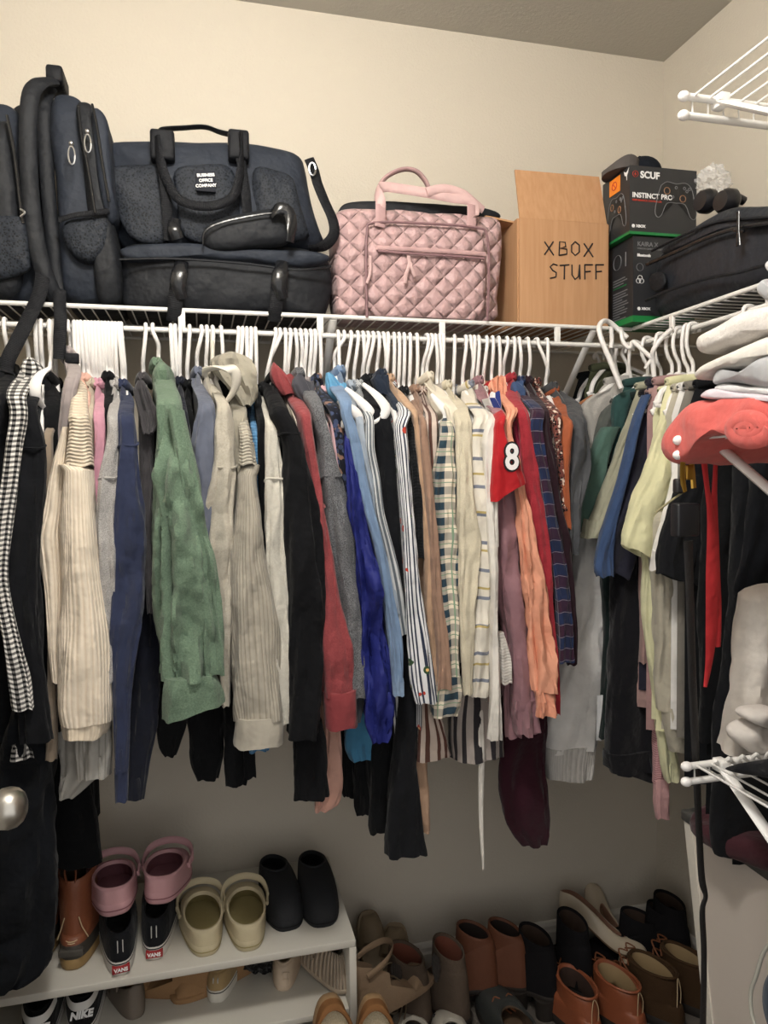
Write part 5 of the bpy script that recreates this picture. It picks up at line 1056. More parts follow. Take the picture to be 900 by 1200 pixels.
def ftext(par, txt, fn, u, z, sz, mat, side='front', bold=.0002, v=0, align='LEFT', name='printed_text', **k):
    mb = text_mesh(txt, sz, .0003, bold, align=align, **k)
    if side == 'front': place_text(mb, fn(u, -.0006-v, z), ex, (0, 0, 1))
    else: place_text(mb, fn(-.0006-v, u, z), -ey, (0, 0, 1))
    return obj(name, mb, mat, par, smooth=False)
ftext(tk, 'KAIRA X', fk, .010, zk1-.020, .014, GPR); ftext(tk, 'WIRELESS GAMING HEADSET', fk, .010, zk1-.030, .005, GPR, bold=0)
ftext(tk, 'Bluetooth', fk, .010, zk1-.045, .0085, WPR, bold=.0004); ftext(tk, 'XBOX', fk, .022, ZS+.030, .008, WPR, bold=.0003)
def ring_mark(par, fn, u, z, r, mat, name='printed_ring', v=.0006, side='front', w_=.0011):
    M = MB(); tube(M, [(fn(u+r*math.cos(q), -v, z+r*math.sin(q)) if side == 'front' else fn(-v, u+r*math.cos(q), z+r*math.sin(q))) for q in [2*PI*i/20 for i in range(21)]], w_, 5, ry=.0005, nrm=(ey if side == 'front' else ex)); return obj(name, M, mat, par)
ring_mark(tk, fk, .017, zk1-.072, .0085, GPR); ring_mark(tk, fk, .0135, zk1-.103, .0055, WPR); ring_mark(tk, fk, .0215, zk1-.103, .0055, WPR); ring_mark(tk, fk, .0175, zk1-.096, .0055, WPR)
M = MB(); ball(M, fk(.0155, -.0004, ZS+.030), .0042, 8, (1, .15, 1)); obj('printed_logo', M, WPR, tk)
for i in range(17):
    if i == 4: continue
    w_ = (.052, .06, .045, .058, .03, .062, .055, .064, .04, .06, .066, .05, .062, .058, .03, .055, .048)[i]
    M = cb(fk, -.0006, 0, .085-w_, .085, zk1-.085-i*.0062-.0022, zk1-.085-i*.0062); obj('printed_line', M, GPR if i != 3 else GRN, tk, smooth=False)
ring_mark(tk, fk, .066, zk1-.045, .017, GPR, side='side'); 
M = MB(); tube(M, [fk(-.0007, .030, zk1-.030), fk(-.0007, .030, zk1-.062)], .0012, 5); obj('printed_line', M, GPR, tk)
# controller box on top
YS = 1.495; zs1 = P(737, 193, YS).z; zs0 = zk1
ts, fs, ex, ey = cbox('controller_box', 'black game controller box with orange sticker on top of the headset box', (738, 230), YS, yaw, .15, .12, zs0, zs1)
obj('carton', cb(fs, 0, .172, 0, .118, zs0+.006, zs1), BXK, ts, smooth=False); obj('green_base', cb(fs, -.0012, .1732, -.0012, .1192, zs0, zs0+.006), GRN, ts, smooth=False)
ftext(ts, 'SCUF', fs, .026, zs1-.020, .021, WPR, bold=.0007); ring_mark(ts, fs, .0135, zs1-.019, .0068, RPR); ftext(ts, '6', fs, .0135, zs1-.019, .010, RPR, align='CENTER')
ftext(ts, 'INSTINCT PRO', fs, .006, zs1-.066, .0155, WPR, bold=.0004); ftext(ts, 'PERFORMANCE CONTROLLER', fs, .006, zs1-.077, .0055, RPR, bold=.0001)
ftext(ts, 'XBOX', fs, .016, zs0+.018, .0085, WPR, bold=.0003); M = MB(); ball(M, fs(.0095, -.0004, zs0+.018), .0042, 8, (1, .15, 1)); obj('printed_logo', M, WPR, ts)
def ctrl(par, fn, u, z, s, side):
    """printed controller picture: thin raised shape"""
    pts = [(-.36, .24), (-.22, .33), (0, .30), (.22, .33), (.36, .24), (.44, 0), (.50, -.30), (.44, -.42), (.34, -.36), (.22, -.12), (0, -.10), (-.22, -.12), (-.34, -.36), (-.44, -.42), (-.50, -.30), (-.44, 0)]
    g = lambda a, b, v: fn(u+a*s, -v, z+b*s) if side == 'front' else fn(-v, u-a*s*.8, z+b*s)
    ps = cr([Vector((a, b, 0)) for a, b in pts+[pts[0]]], 3)[:-1]
    M = MB(); skin_rings(M, [[g(p.x, p.y, .0002) for p in ps], [g(p.x, p.y, .0008) for p in ps]]); o = obj('controller_picture', M, solid('print_controller', (30, 31, 33), .5), par, smooth=False)
    M = MB(); tube(M, [g(p.x, p.y, .0008) for p in ps+[ps[0]]], .0008, 5); obj('outline', M, GPR, o)
    for a, b in ((-.22, .14), (.16, -.0)):
        M = MB(); q_ = [g(a+.07*math.cos(q), b+.07*math.sin(q), .0012) for q in [2*PI*i/16 for i in range(17)]]; tube(M, q_, .001, 5); obj('stick', M, solid('print_copper', (150, 110, 80), .5), o)
    for a, b in ((.26, .16), (.20, .22), (.32, .21), (0, .22), (-.08, .02)):
        M = MB(); q_ = [g(a+.028*math.cos(q), b+.028*math.sin(q), .0011) for q in [2*PI*i/10 for i in range(11)]]; tube(M, q_, .0008, 5); obj('button', M, GPR, o)
ctrl(ts, fs, .118, zs1-.066, .108, 'front'); ctrl(ts, fs, .055, zs1-.085, .105, 'side')
M = cb(fs, -.0012, 0, .040, .086, zs1-.042, zs1-.006); o = obj('orange_sticker', M, ORG_, ts, smooth=False); ring_mark(o, fs, .051, zs1-.025, .008, RPR, v=.0016, side='side') if False else None
M = MB(); tube(M, [fs(-.0018, 0.063+.010*math.cos(q), zs1-.024+.009*math.sin(q)) for q in [2*PI*i/16 for i in range(17)]], .001, 5); tube(M, [fs(-.0018, .057, zs1-.030), fs(-.0018, .069, zs1-.018)], .001, 5); obj('sticker_mark', M, RPR, o)
M = MB(); v = [fs(-.0008, a, zs1-b) for a, b in ((.024, .006), (.018, .010), (.012, .012), (.006, .008), (.002, .004), (.006, .014), (.010, .020), (.010, .030), (.012, .030), (.013, .020), (.019, .018))]
v2 = [p-ex*.0005 for p in v]; M.add(v+v2, [list(range(len(v))), list(range(len(v), 2*len(v)))]); obj('horned_logo', M, WPR, ts, smooth=False)
# cap lying on the controller box
t = thing('baseball_cap', 'dark navy cap lying on top of the controller box', 'cap', tuple(fs(.07, .05, zs1)))
CAPM = f((26, 32, 44), sheen=0); CAPG = f((90, 84, 82), sheen=0)
cc = fs(.062, .06, zs1)
rings = []
for i in range(9):
    a = PI/2*i/8; rings.append([cc+Vector((.046*math.cos(a)*math.cos(q), .058*math.cos(a)*math.sin(q), .043*math.sin(a)+.001)) for q in [2*PI*j/28 for j in range(28)]])
M = MB(); skin_rings(M, rings); obj('crown', M, CAPM, t)
rings = []
for k_, off in ((1, 0), (.9, .004)):
    rings.append([cc+Vector((-.050+.040*k_*math.cos(q), .0+.05*k_*math.sin(q), .001+off+.026*max(0, 1-(math.cos(q)*.9)**2*.8))) for q in [2*PI*j/28 for j in range(28)]])
rings = [[Vector((p.x, p.y, zs1+.001)) for p in rings[0]]]+rings
M = MB(); skin_rings(M, rings); obj('brim', M, CAPG, t, label='grey brown brim')
M = MB(); ball(M, cc+Vector((0, 0, .046)), .004, 8); obj('top_button', M, CAPM, t)
# black camera case on the right shelf
XF = 1.0-.005
t = thing('camera_case', 'long black padded camera case lying on the right wire shelf', 'camera case', (1.13, 1.2, ZS))
CS = f((38, 42, 50), rough=.5, sheen=0, bump=.2, spec=.4)
def xbag(name, pts, X, D, mat, par, r=.02, wr=.004, clamp=True, wf=12, puff=3):
    M = MB(); pillow(M, [PX(a, b, X) for a, b in pts], (D, 0, 0), r=r, wr=wr, wf=wf, puff=puff); o = obj(name, M, mat, par); return clampz(o, ZS) if clamp else o
xbag('case_body', [(756, 306), (762, 296), (785, 284), (820, 268), (860, 250), (905, 240), (960, 236), (960, 300), (905, 326), (870, 342), (820, 356), (775, 366), (758, 372), (755, 340)], XF, .25, CS, t, r=.035)
xbag('lid', [(762, 292), (790, 274), (820, 256), (845, 242), (880, 240), (960, 238), (960, 262), (900, 262), (850, 268), (810, 282), (770, 300)], XF-.006, .22, CS, t, r=.025, clamp=False)
M = MB(); tube(M, cr([PX(x, y, XF-.012) for x, y in ((758, 310), (790, 296), (830, 278), (870, 266), (930, 258))], 5), .0045, 8); obj('zipper', M, GLOSS, t)
M = MB(); tube(M, cr([PX(x, y, XF-.010) for x, y in ((764, 294), (800, 276), (840, 260), (880, 256), (930, 252))], 5), .003, 8); obj('piping', M, BAGD, t)
M = MB(); tube(M, cr([PX(x, y, XF-.016) for x, y in ((757, 352), (790, 338), (830, 326), (870, 318), (930, 300))], 5), .0035, 8); obj('lower_piping', M, BAGD, t)
M = MB(); tube(M, [PX(865, 248, XF-.02), PX(865, 268, XF-.022), PX(865, 288, XF-.022)], [.004, .003, .006], 8, ry=.002, nrm=(0, 1, 0)); tube(M, [PX(860, 270, XF-.02), PX(872, 271, XF-.02)], .003, 6); obj('zipper_pull', M, GLOSS, t)
M = MB(); pillow(M, [PX(x, y, XF-.014) for x, y in ((758, 322), (776, 316), (779, 336), (762, 344))], (.01, 0, 0), r=.004, wr=0, sm=1); o = obj('side_patch', M, BAGD, t)
# headphones and a plastic wrapped ball behind the case
t = thing('headphones', 'black over ear headphones lying on top of the camera case', 'headphones', tuple(PX(845, 236, 1.08)))
HB = solid('matte_black_plastic', (28, 28, 32), .35)
for px in (828, 852):
    c = PX(px, 236, 1.06); M = MB(); rings = []
    for dx, r in ((-.018, .006), (-.017, .020), (-.006, .026), (.008, .026), (.016, .020)):
        rings.append([c+Vector((dx, r*math.cos(q)*1.1, r*math.sin(q)*.95)) for q in [2*PI*j/24 for j in range(24)]])
    skin_rings(M, rings); obj('ear_cup', M, HB, t)
M = MB(); tube(M, cr([PX(816, 238, 1.06), PX(822, 226, 1.07), PX(836, 228, 1.07), PX(846, 234, 1.07)], 5), .004, 8, ry=.006, nrm=(1, 0, 0)); tube(M, cr([PX(852, 230, 1.06), PX(862, 231, 1.08), PX(872, 236, 1.10)], 5), .009, 8); obj('headband', M, HB, t)
m_, nt, bs = nmat('clear_plastic_wrap'); bs.inputs['Base Color'].default_value = (.9, .9, .9, 1); bs.inputs['Roughness'].default_value = .12; bs.inputs['Alpha'].default_value = .32; bs.inputs['Specular IOR Level'].default_value = .9
c = PX(834, 216, 1.16); M = MB(); rings = []
for i in range(1, 26):
    a = PI*i/26; rr_ = []
    for j in range(40):
        q = 2*PI*j/40; v = Vector((math.sin(a)*math.cos(q), math.sin(a)*math.sin(q), math.cos(a))); k_ = .036*(1+.35*abs(noise.noise(v*3.2))+.25*noise.noise(v*6)); rr_.append(c+v*k_)
    rings.append(rr_)
skin_rings(M, rings); tag(obj('plastic_wrap', M, m_, smooth=False), 'crumpled ball of clear plastic wrap behind the headphones', 'plastic wrap')
# ================================================================ shoes
def sm01(x): x = min(1, max(0, x)); return x*x*(3-2*x)
def plan(L, W, q, sc_=1.0):
    """foot outline, toe at +y"""
    c, s = math.cos(q), math.sin(q); y = L/2*s
    w_ = W/2*(.80+.20*sm01((s+.6)/1.2))*(abs(c)**(.62 if s > 0 else .7))*(1 if c > 0 else -1)
    return Vector((w_*sc_, y*(1-(1-sc_)*W/L), 0))
def shoe_parts(root, L, W, H0, Hi, Hh, sole, mats, op=(-.10, .30, .36), shaft=0, rim=.003, lift=0, solemat=None, inner=None, N=40, toe=2.0, foot=None, tilt_shaft=0, inn=.012, shaftw=1.0, upper_name='upper'):
    """sole + hollow upper. H0 sole thickness, Hi instep height, Hh heel height; op=(centre y, half len, half width) as fractions"""
    qs = [2*PI*j/N for j in range(N)]
    lf = (lambda y: lift*(1-sm01((y/L+.30)/.55))) if lift else (lambda y: 0)
    # sole
    M = MB(); rings = []
    for z, s_ in ((0, .93), (.003, .98), (H0*.5, 1.0), (H0-.002, .995), (H0, .97)):
        rings.append([(lambda p: Vector((p.x, p.y, z+lf(p.y))))(plan(L, W, q, s_)) for q in qs])
    skin_rings(M, rings); so = obj(sole, M, solemat or mats, root, local=True)
    if lift > .012:
        M = MB(); rings = []
        for z, s_ in ((0, .80), (lift*.5, .84), (lift+.003, .96)):
            rings.append([Vector((W*.42*s_*math.cos(q), -L*.5+L*.135+L*.135*s_*math.sin(q), z)) for q in qs])
        skin_rings(M, rings); obj('heel', M, solemat or mats, root, local=True)
    # upper
    oc, ol, ow = op; rings = []; us = []; vs = []
    def opn(q): return Vector((W*ow*math.cos(q), L*oc+L*ol*math.sin(q), 0))
    K = 9
    hgt = lambda q: Hh+(Hi-Hh)*sm01((math.sin(q)+1)/2)
    for k in range(K+1):
        t = k/K; g = t**toe; hh = math.sin(t*PI/2)**.9; r_ = []
        for q in qs:
            a = plan(L, W, q, .985); b = opn(q); p = a.lerp(b, g); r_.append(Vector((p.x, p.y, H0*.9+lf(p.y)+(hgt(q)-H0*.9)*hh)))
        rings.append(r_)
    top = rings[-1]
    if shaft:
        for k in range(1, 6):
            t = k/5; rings.append([Vector((W*ow*shaftw*(1+.05*t)*math.cos(q), L*oc+tilt_shaft*t+L*ol*(1-.12*t)*math.sin(q), p.z+(shaft+.010*math.sin(q)-p.z)*t)) for q, p in zip(qs, top)])
        top = rings[-1]
    c = sum(top, Vector())/N
    for ds, dz in ((.97, rim), (.90, rim), (.86, -.004)):
        rings.append([Vector((c.x+(p.x-c.x)*ds, c.y+(p.y-c.y)*ds, p.z+dz)) for p in top])
    fb = foot if foot is not None else H0+.004
    steps = 5
    pre = 0
    if shaft:
        r0 = rings[-1]; cx_ = sum(r0, Vector())/N
        for k in range(1, 5):
            t = k/4; rings.append([Vector((cx_.x+(p.x-cx_.x)*.985, cx_.y-tilt_shaft*t*.9+(p.y-cx_.y)*.985, p.z+(.070+lift*.5-p.z)*t)) for p in r0])
        pre = 4
    last = rings[-1]
    for k in range(1, steps+1):
        t = k/steps; r_ = []
        for q, p in zip(qs, last):
            a = plan(L, W, q, .86); tt = t; r_.append(Vector((p.x+(a.x*.95-p.x)*tt**.7, p.y+((a.y if math.sin(q) < 0 else p.y+(a.y-p.y)*.55)-p.y)*tt**.7, p.z+(fb+lf(p.y)-p.z)*t)))
        rings.append(r_)
    nsplit = len(rings)-steps-1-pre
    M = MB(); skin_rings(M, rings[:nsplit+1], cap0=True, cap1=False, us=[[j/N*.5 for j in range(N+1)]]*(nsplit+1), vs=[i*.02 for i in range(nsplit+1)]); up_ = obj(upper_name, M, mats, root, local=True)
    M = MB(); skin_rings(M, rings[nsplit:], cap0=False, cap1=True); obj('lining', M, inner or mats, root, local=True)
    return so, up_
def placed(name, label, p, yaw=0, pitch=0, roll=0, group=None, cat='shoe'):
    return thing(name, label, cat, tuple(p), (pitch, roll, yaw), group)
def shaft_z(z): return z
RKZ = PZ  # alias
ZRK = (P(417, 1098, 1.50).z+P(60, 1165, 1.50).z)/2
ZR2 = ZRK-.155; ZR3 = .02
YF0, YB0 = 1.50, 1.855
XR1 = P(417, 1098, 1.50).x
# ---- rack
RK = solid('white_melamine', (200, 196, 186), .5, var=.02)
t = thing('shoe_rack', 'white laminate shoe rack standing against the back wall', 'shoe rack', (-.2, 1.68, 0))
X0 = -.62
M = MB(); box(M, (X0, YF0, ZRK-.016), (XR1, YB0, ZRK), .0015); obj('top_shelf', M, RK, t)
M = MB(); box(M, (X0+.012, YF0+.004, ZR2-.014), (XR1-.016, YB0, ZR2), .0015); obj('middle_shelf', M, RK, t)
M = MB(); box(M, (X0+.012, YF0+.004, .03), (XR1-.016, YB0, .044), .0015); obj('bottom_shelf', M, RK, t)
M = MB(); box(M, (XR1-.015, YF0, 0), (XR1+.001, YB0, ZRK-.0165), .0015); obj('side_panel', M, RK, t)
M = MB(); box(M, (X0, YF0, 0), (X0+.012, YB0, ZRK-.0165), .0015); obj('side_panel', M, RK, t)

def clog(name, label, p, yaw, col, pitch=0, roll=0, L=.25, W=.105, strap=True, strap_back=False, holes=True, closed=False, z0=.024, incol=None, wide=False):
    m1 = solid('foam_'+name, col, .75, bump=.15, bs_=200, spec=.25); ic = solid('foam_inner_'+name, incol or tuple(int(c*.9) for c in col), .85, bump=.3, bs_=260, spec=.15)
    t = placed(name, label, p, yaw, pitch, roll)
    so, up_ = shoe_parts(t, L, W, z0, (.066 if wide else .082) if not closed else .075, .050 if wide else .058, 'sole', m1, op=((-.13, .33, .42) if wide else (-.12, .30, .385)) if not closed else (-.20, .23, .34), inner=ic, toe=1.6)
    if strap:
        zz = .062; yp = L*.10
        if strap_back:   # strap folded forward over the instep
            pts = [(-W*.47, yp-.03, zz-.016), (-W*.50, yp, zz-.002), (-W*.36, yp+.025, zz+.014), (0, yp+.036, zz+.020), (W*.36, yp+.025, zz+.014), (W*.50, yp, zz-.002), (W*.47, yp-.03, zz-.016)]
        else:
            pts = [(-W*.50, yp, zz-.012), (-W*.51, -.03, zz+.005), (-W*.40, -L*.42, zz+.014), (0, -L*.52, zz+.016), (W*.40, -L*.42, zz+.014), (W*.51, -.03, zz+.005), (W*.50, yp, zz-.012)]
        M = MB(); tube(M, cr(pts, 5), .0075, 8, ry=.0035, nrm=(0, .25, 1)); o = obj('strap', M, m1, t, local=True)
        for s_ in (-1, 1):
            M = MB(); ball(M, (s_*W*.51, yp-.01, zz-.008), .008, 8, (.5, 1, 1)); obj('rivet', M, m1, t, local=True)
    if holes:
        M = MB()
        for a, b in ((0, .40), (.16, .36), (-.16, .36), (.09, .30), (-.09, .30), (.24, .29), (-.24, .29), (.17, .22), (-.17, .22), (0, .235)):
            x = a*W*1.3; y = b*L; t_ = max(0, 1-(b-.18)/.32)
            z = .034+(.078-.034)*math.sin(min(1, max(0, t_))*PI/2)**.8*(1-.12*(abs(a)/.3)**2)+.0
            ball(M, (x, y, z-.001), .0055, 6, (1, 1, .55))
        obj('vent_holes', M, solid('hole_dark', (40, 36, 34), .9), t, local=True)
    # tread groove
    M = MB(); skin_rings(M, [[Vector((plan(L, W, 2*PI*j/40, 1.012).x, plan(L, W, 2*PI*j/40, 1.012).y, z)) for j in range(40)] for z in (.010, .0125)], cap0=False, cap1=False); obj('sole_line', M, ic, t, local=True)
    return t
def onrack(px, py, z=None):
    return PZ(px, py, z or ZRK)
def seat(px, py, z, L, yaw, near='heel'):
    """base centre of a shoe whose near end touches the picture at (px, py) on plane z; yaw of toe direction from +Y"""
    p = PZ(px, py, z); d = Vector((-math.sin(yaw), math.cos(yaw), 0))
    return p+d*(L/2 if near == 'heel' else -L/2)
dg = math.radians
TANC = (190, 178, 148); 
# heels towards the room: toe direction +Y (yaw 0)
p = seat(243, 1122, ZRK, .20, dg(6)); clog('clog', 'left clog of the tan pair on the white rack', p, dg(6), TANC, strap_back=True, wide=True, L=.20, W=.102, incol=(150, 138, 96), holes=False)
p = seat(293, 1116, ZRK, .20, dg(2)); clog('clog', 'right clog of the tan pair, beside the black slip on', p, dg(2), TANC, strap_back=True, wide=True, L=.20, W=.102, incol=(150, 138, 96), holes=False)
# toes towards the room
BLK = (34, 35, 38)
p = seat(340, 1092, ZRK, .25, dg(186), 'toe'); clog('slip_on_clog', 'left black slip on clog on the rack', p, dg(186), BLK, strap=False, holes=False, closed=True, L=.25, W=.098, incol=(24, 24, 26))
p = seat(380, 1088, ZRK, .25, dg(180), 'toe'); clog('slip_on_clog', 'right black slip on clog at the end of the rack', p, dg(180), BLK, strap=False, holes=False, closed=True, L=.25, W=.098, incol=(24, 24, 26))

def sneaker(name, label, p, yaw, upc, solec, tabtxt=None, tabcol=None, pitch=0, stripe=None, L=.25, W=.09, cat='shoe', laces=True, tongue=None, heel_txt=None, H=.075, bandc=None):
    t = placed(name, label, p, yaw, pitch); mu = fabric(upc, bump=.2, rough=.85, sheen=.05) if isinstance(upc, tuple) else upc
    ms = solid('rubber_'+name, solec, .6); shoe_parts(t, L, W, .030, H+.014, H, 'sole', mu, solemat=ms, op=(-.20, .235, .31), inner=fabric((40, 38, 40)), toe=1.7)
    M = MB(); skin_rings(M, [[Vector((plan(L, W, 2*PI*j/40, 1.012).x, plan(L, W, 2*PI*j/40, 1.012).y, z)) for j in range(40)] for z in (.0235, .0262)], cap0=False, cap1=False)
    obj('foxing_stripe', M, solid('rubber_line', bandc or (28, 28, 32), .6), t, local=True)
    tg = MB(); pillow(tg, [Vector((x, .020+y*.5, H*.9+y)) for x, y in ((-.02, -.01), (.02, -.01), (.026, .03), (.02, .05), (-.02, .05), (-.026, .03))], (0, .006, 0), r=.003, wr=.001, sm=1); obj('tongue', tg, mu, t, local=True)
    if laces:
        for i in range(4):
            M = MB(); y = .012+i*.018; z = H+.014-i*.009
            tube(M, cr([(-.022, y-.004, z-.004), (0, y, z+.006), (.022, y+.004, z-.004)], 4), .0028, 6, ry=.0018, nrm=(0, 1, 0)); obj('lace', M, solid('lace_white', (214, 210, 204), .8), t, local=True)
    M = MB(); box(M, (-.006, -L/2+.003, .045), (-.004, -L/2+.0075, H-.004), .0005); box(M, (.004, -L/2+.003, .045), (.006, -L/2+.0075, H-.004), .0005) ; obj('heel_stitch', M, solid('stitch_white', (190, 188, 184), .8), t, local=True)
    if tabcol:
        M = MB(); box(M, (-.017, -L/2-.0035, .008), (.017, -L/2+.008, .022), .0015); o = obj('heel_tab', M, solid('heel_tab_colour', tabcol, .6), t, local=True)
        mb = text_mesh(tabtxt, .0105, .0006, .0004, align='CENTER'); mb.xf(Matrix.Translation((0, -L/2-.0038, .0152)) @ Matrix.Rotation(PI/2, 4, 'X')); obj('heel_lettering', mb, solid('white_print', (236, 236, 236), .7), o, local=True, smooth=False)
    if heel_txt:
        mb = text_mesh(heel_txt, .020, .0008, .0010, align='CENTER', font_shear=.2); mb.xf(Matrix.Translation((0, -L/2+.002, .058)) @ Matrix.Rotation(PI/2-.15, 4, 'X')); obj('heel_lettering', mb, solid('white_print', (236, 236, 236), .7), t, local=True, smooth=False)
        M = MB(); skin_rings(M, [[Vector((plan(L, W, PI*1.18+PI*.64*j/20, s_).x, plan(L, W, PI*1.18+PI*.64*j/20, s_).y, z)) for j in range(21)] for z, s_ in ((.068, 1.0), (.074, .99), (.084, .93))], closed=False); obj('heel_overlay', M, solid('overlay_white', (220, 218, 214), .6), t, local=True)
    return t
VB = (24, 26, 32); VS = (206, 202, 196)
pL = seat(142, 1144, ZRK, .25, dg(8)); sneaker('skate_shoe', 'left black skate shoe with white sole under a pink clog', pL, dg(8), VB, VS, 'VANS', (150, 32, 36), W=.088)
pR = seat(181, 1126, ZRK, .25, dg(-2)); sneaker('skate_shoe', 'right black skate shoe with white sole, next to the tan clogs', pR, dg(-2), VB, VS, 'VANS', (150, 32, 36), W=.088)
PKC = (192, 148, 152)
ZPK = ZRK+.102
h_ = PZ(128, 1086, ZPK); pc = h_+Vector((0, .093, .004)); clog('clog', 'left pink clog resting on a black skate shoe', pc, dg(8), PKC, pitch=dg(-9), strap_back=True, wide=True, L=.19, W=.104, incol=(136, 92, 100), holes=False)
h_ = PZ(193, 1070, ZPK); pc = h_+Vector((0, .093, .004)); clog('clog', 'right pink clog resting on a black skate shoe', pc, dg(-8), PKC, pitch=dg(-9), strap_back=True, wide=True, L=.19, W=.104, incol=(136, 92, 100), holes=False)
# rubber bottomed duck boot
LEA = solid('tan_leather', (134, 78, 52), .5, bump=.35, bs_=80, var=.2); RUB = solid('dark_rubber', (58, 54, 48), .6); GUM = solid('gum_sole', (150, 122, 78), .6); SUL = solid('boot_lining', (90, 70, 52), .9)
def duck(name, label, p, yaw, H=.185, L=.27, W=.10, pitch=0):
    t = placed(name, label, p, yaw, pitch, cat='boot')
    N = 40; qs = [2*PI*j/N for j in range(N)]
    M = MB(); skin_rings(M, [[(lambda a: Vector((a.x, a.y, z)))(plan(L, W, q, s_)) for q in qs] for z, s_ in ((0, .95), (.004, 1.02), (.020, 1.02), (.024, .99))]); obj('sole', M, GUM, t, local=True)
    shoe_parts(t, L, W, .052, .095, .066, 'rubber_bottom', LEA, solemat=RUB, op=(-.20, .25, .36), shaft=H, inner=SUL, toe=1.8, tilt_shaft=-.004, upper_name='leather_upper')
    for s_ in (-1, 1):
        M = MB(); tube(M, [(s_*.030, -L*.43, .058), (s_*.020, -L*.455, .085), (s_*.014, -L*.45, .105)], .0012, 5); obj('seam', M, solid('stitch_cream', (200, 176, 140), .8), t, local=True)
    for k in range(2):
        M = MB(); tube(M, [(.036*math.sin(a), -L*.02-L*.475*math.cos(a), .056+.004*k) for a in [-.9+1.8*i/12 for i in range(13)]], .0011, 5); obj('seam', M, solid('stitch_cream', (200, 176, 140), .8), t, local=True)
    M = MB(); tube(M, cr([(-.008, -L*.43, H-.01), (-.010, -L*.45, H+.02), (0, -L*.45, H+.042), (.010, -L*.44, H+.02), (.008, -L*.42, H-.01)], 5), .0045, 8, ry=.0015, nrm=(0, 1, 0)); obj('pull_loop', M, LEA, t, local=True)
    M = MB(); pillow(M, [Vector((x, y, z)) for x, y, z in ((-.024, .0, .10), (.024, .0, .10), (.034, .002, H+.02), (.024, .0, H+.055), (.0, -.004, H+.04), (-.026, 0, H+.045), (-.034, .002, H+.01))], (0, .005, 0), r=.002, wr=.004, wf=30, sm=1); obj('tongue', M, LEA, t, local=True)
    M = MB(); box(M, (-.024, -L/2-.004, .031), (.024, -L/2+.01, .045), .002); o = obj('heel_patch', M, solid('patch_rubber', (70, 66, 60), .6), t, local=True)
    for i in range(3):
        M = MB(); y = .02+i*.022; z = H-.01-i*.022
        tube(M, cr([(-.026, y-.01, z-.01), (0, y, z+.006), (.026, y-.01, z-.01)], 4), .0022, 6); obj('lace', M, solid('rawhide', (120, 70, 40), .6), t, local=True)
    return t
p = seat(84, 1138, ZRK, .26, dg(-4)); duck('duck_boot', 'brown leather duck boot with black rubber bottom at the left of the rack', p, dg(-4), L=.26)
p = seat(44, 1128, ZRK, .26, dg(2)); duck('duck_boot', 'second duck boot, mostly hidden behind the long navy dress', p, dg(2), L=.26)
# ---- middle shelf of the rack (low)
p = seat(96, 1222, ZR2, .26, dg(5)); sneaker('sneaker', 'right black and white sneaker of the pair on the lower rack shelf', p, dg(5), (20, 21, 24), (214, 210, 206), heel_txt='NIKE', W=.095, H=.080, L=.26)
p = seat(44, 1240, ZR2, .26, dg(6)); sneaker('sneaker', 'left black and white sneaker on the lower rack shelf', p, dg(6), (20, 21, 24), (214, 210, 206), heel_txt='NIKE', W=.095, H=.080, L=.26)
SUE = solid('tan_suede', (158, 124, 90), .95, bump=.3, bs_=300, var=.15, spec=.1); BUK = solid('buckle', (160, 120, 60), .35, metal=1)
def wedge(name, label, p, yaw, mat, pitch=0, roll=0, L=.24, W=.085, lift=.045, z0=.012, cat='sandal', buckle=True, sm_=None, platform=0):
    t = placed(name, label, p, yaw, pitch, roll, cat=cat); N = 40; qs = [2*PI*j/N for j in range(N)]
    lf = lambda y: platform+lift*(1-sm01((y/L+.40)/.75))
    M = MB(); rings = []
    for k, s_ in ((0, .93), (.05, .97), (.9, 1.0), (1, .97)):
        rings.append([(lambda a: Vector((a.x, a.y, (lf(a.y)+z0)*k)))(plan(L, W, q, s_)) for q in qs])
    skin_rings(M, rings); obj('wedge_sole', M, sm_ or mat, t, local=True)
    M = MB(); rings = []
    for sy, zt, w_ in ((.14, .0, 1), (.20, .036, .9), (.30, .046, .75), (.40, .034, .6), (.455, .014, .45)):
        rings.append([Vector((W*.52*w_*math.cos(a)*(1.0), L*sy, lf(L*sy)+z0*.7+zt*max(0, math.sin(a)))) for a in [PI*i/16 for i in range(17)]])
    rr_ = [[Vector((p_.x*.94, p_.y, p_.z-.003)) for p_ in r] for r in rings]
    skin_rings(M, rings+rr_[::-1], closed=False); obj('toe_band', M, mat, t, local=True)
    M = MB(); rings = []
    for z, o_ in ((.0, 1.0), (.03, .98), (.055, .94), (.056, .90), (.03, .93), (.0, .95)):
        rings.append([(lambda a: Vector((a.x*o_, a.y*o_ if o_ else a.y, lf(a.y)+z0*.8+z*(1-.5*abs(i_-12)/12))))(plan(L, W, PI*1.08+PI*.84*i_/24)) for i_ in range(25)])
    skin_rings(M, rings, closed=False); obj('heel_counter', M, mat, t, local=True)
    za = lf(-L*.1)+.075
    M = MB(); tube(M, cr([(-W*.40, -L*.38, za-.015), (-W*.46, -L*.15, za), (-W*.2, L*.02, za+.012), (W*.2, L*.02, za+.012), (W*.46, -L*.15, za), (W*.40, -L*.38, za-.015)], 4), .007, 8, ry=.002, nrm=(0, .3, 1)); st = obj('ankle_strap', M, mat, t, local=True)
    if buckle:
        M = MB(); tube(M, [(W*.47+.002, -L*.12+.011*a, za+.011*b) for a, b in ((-1, -1), (1, -1), (1, 1), (-1, 1), (-1, -1))], .0018, 6); obj('buckle', M, BUK, st, local=True)
    return t
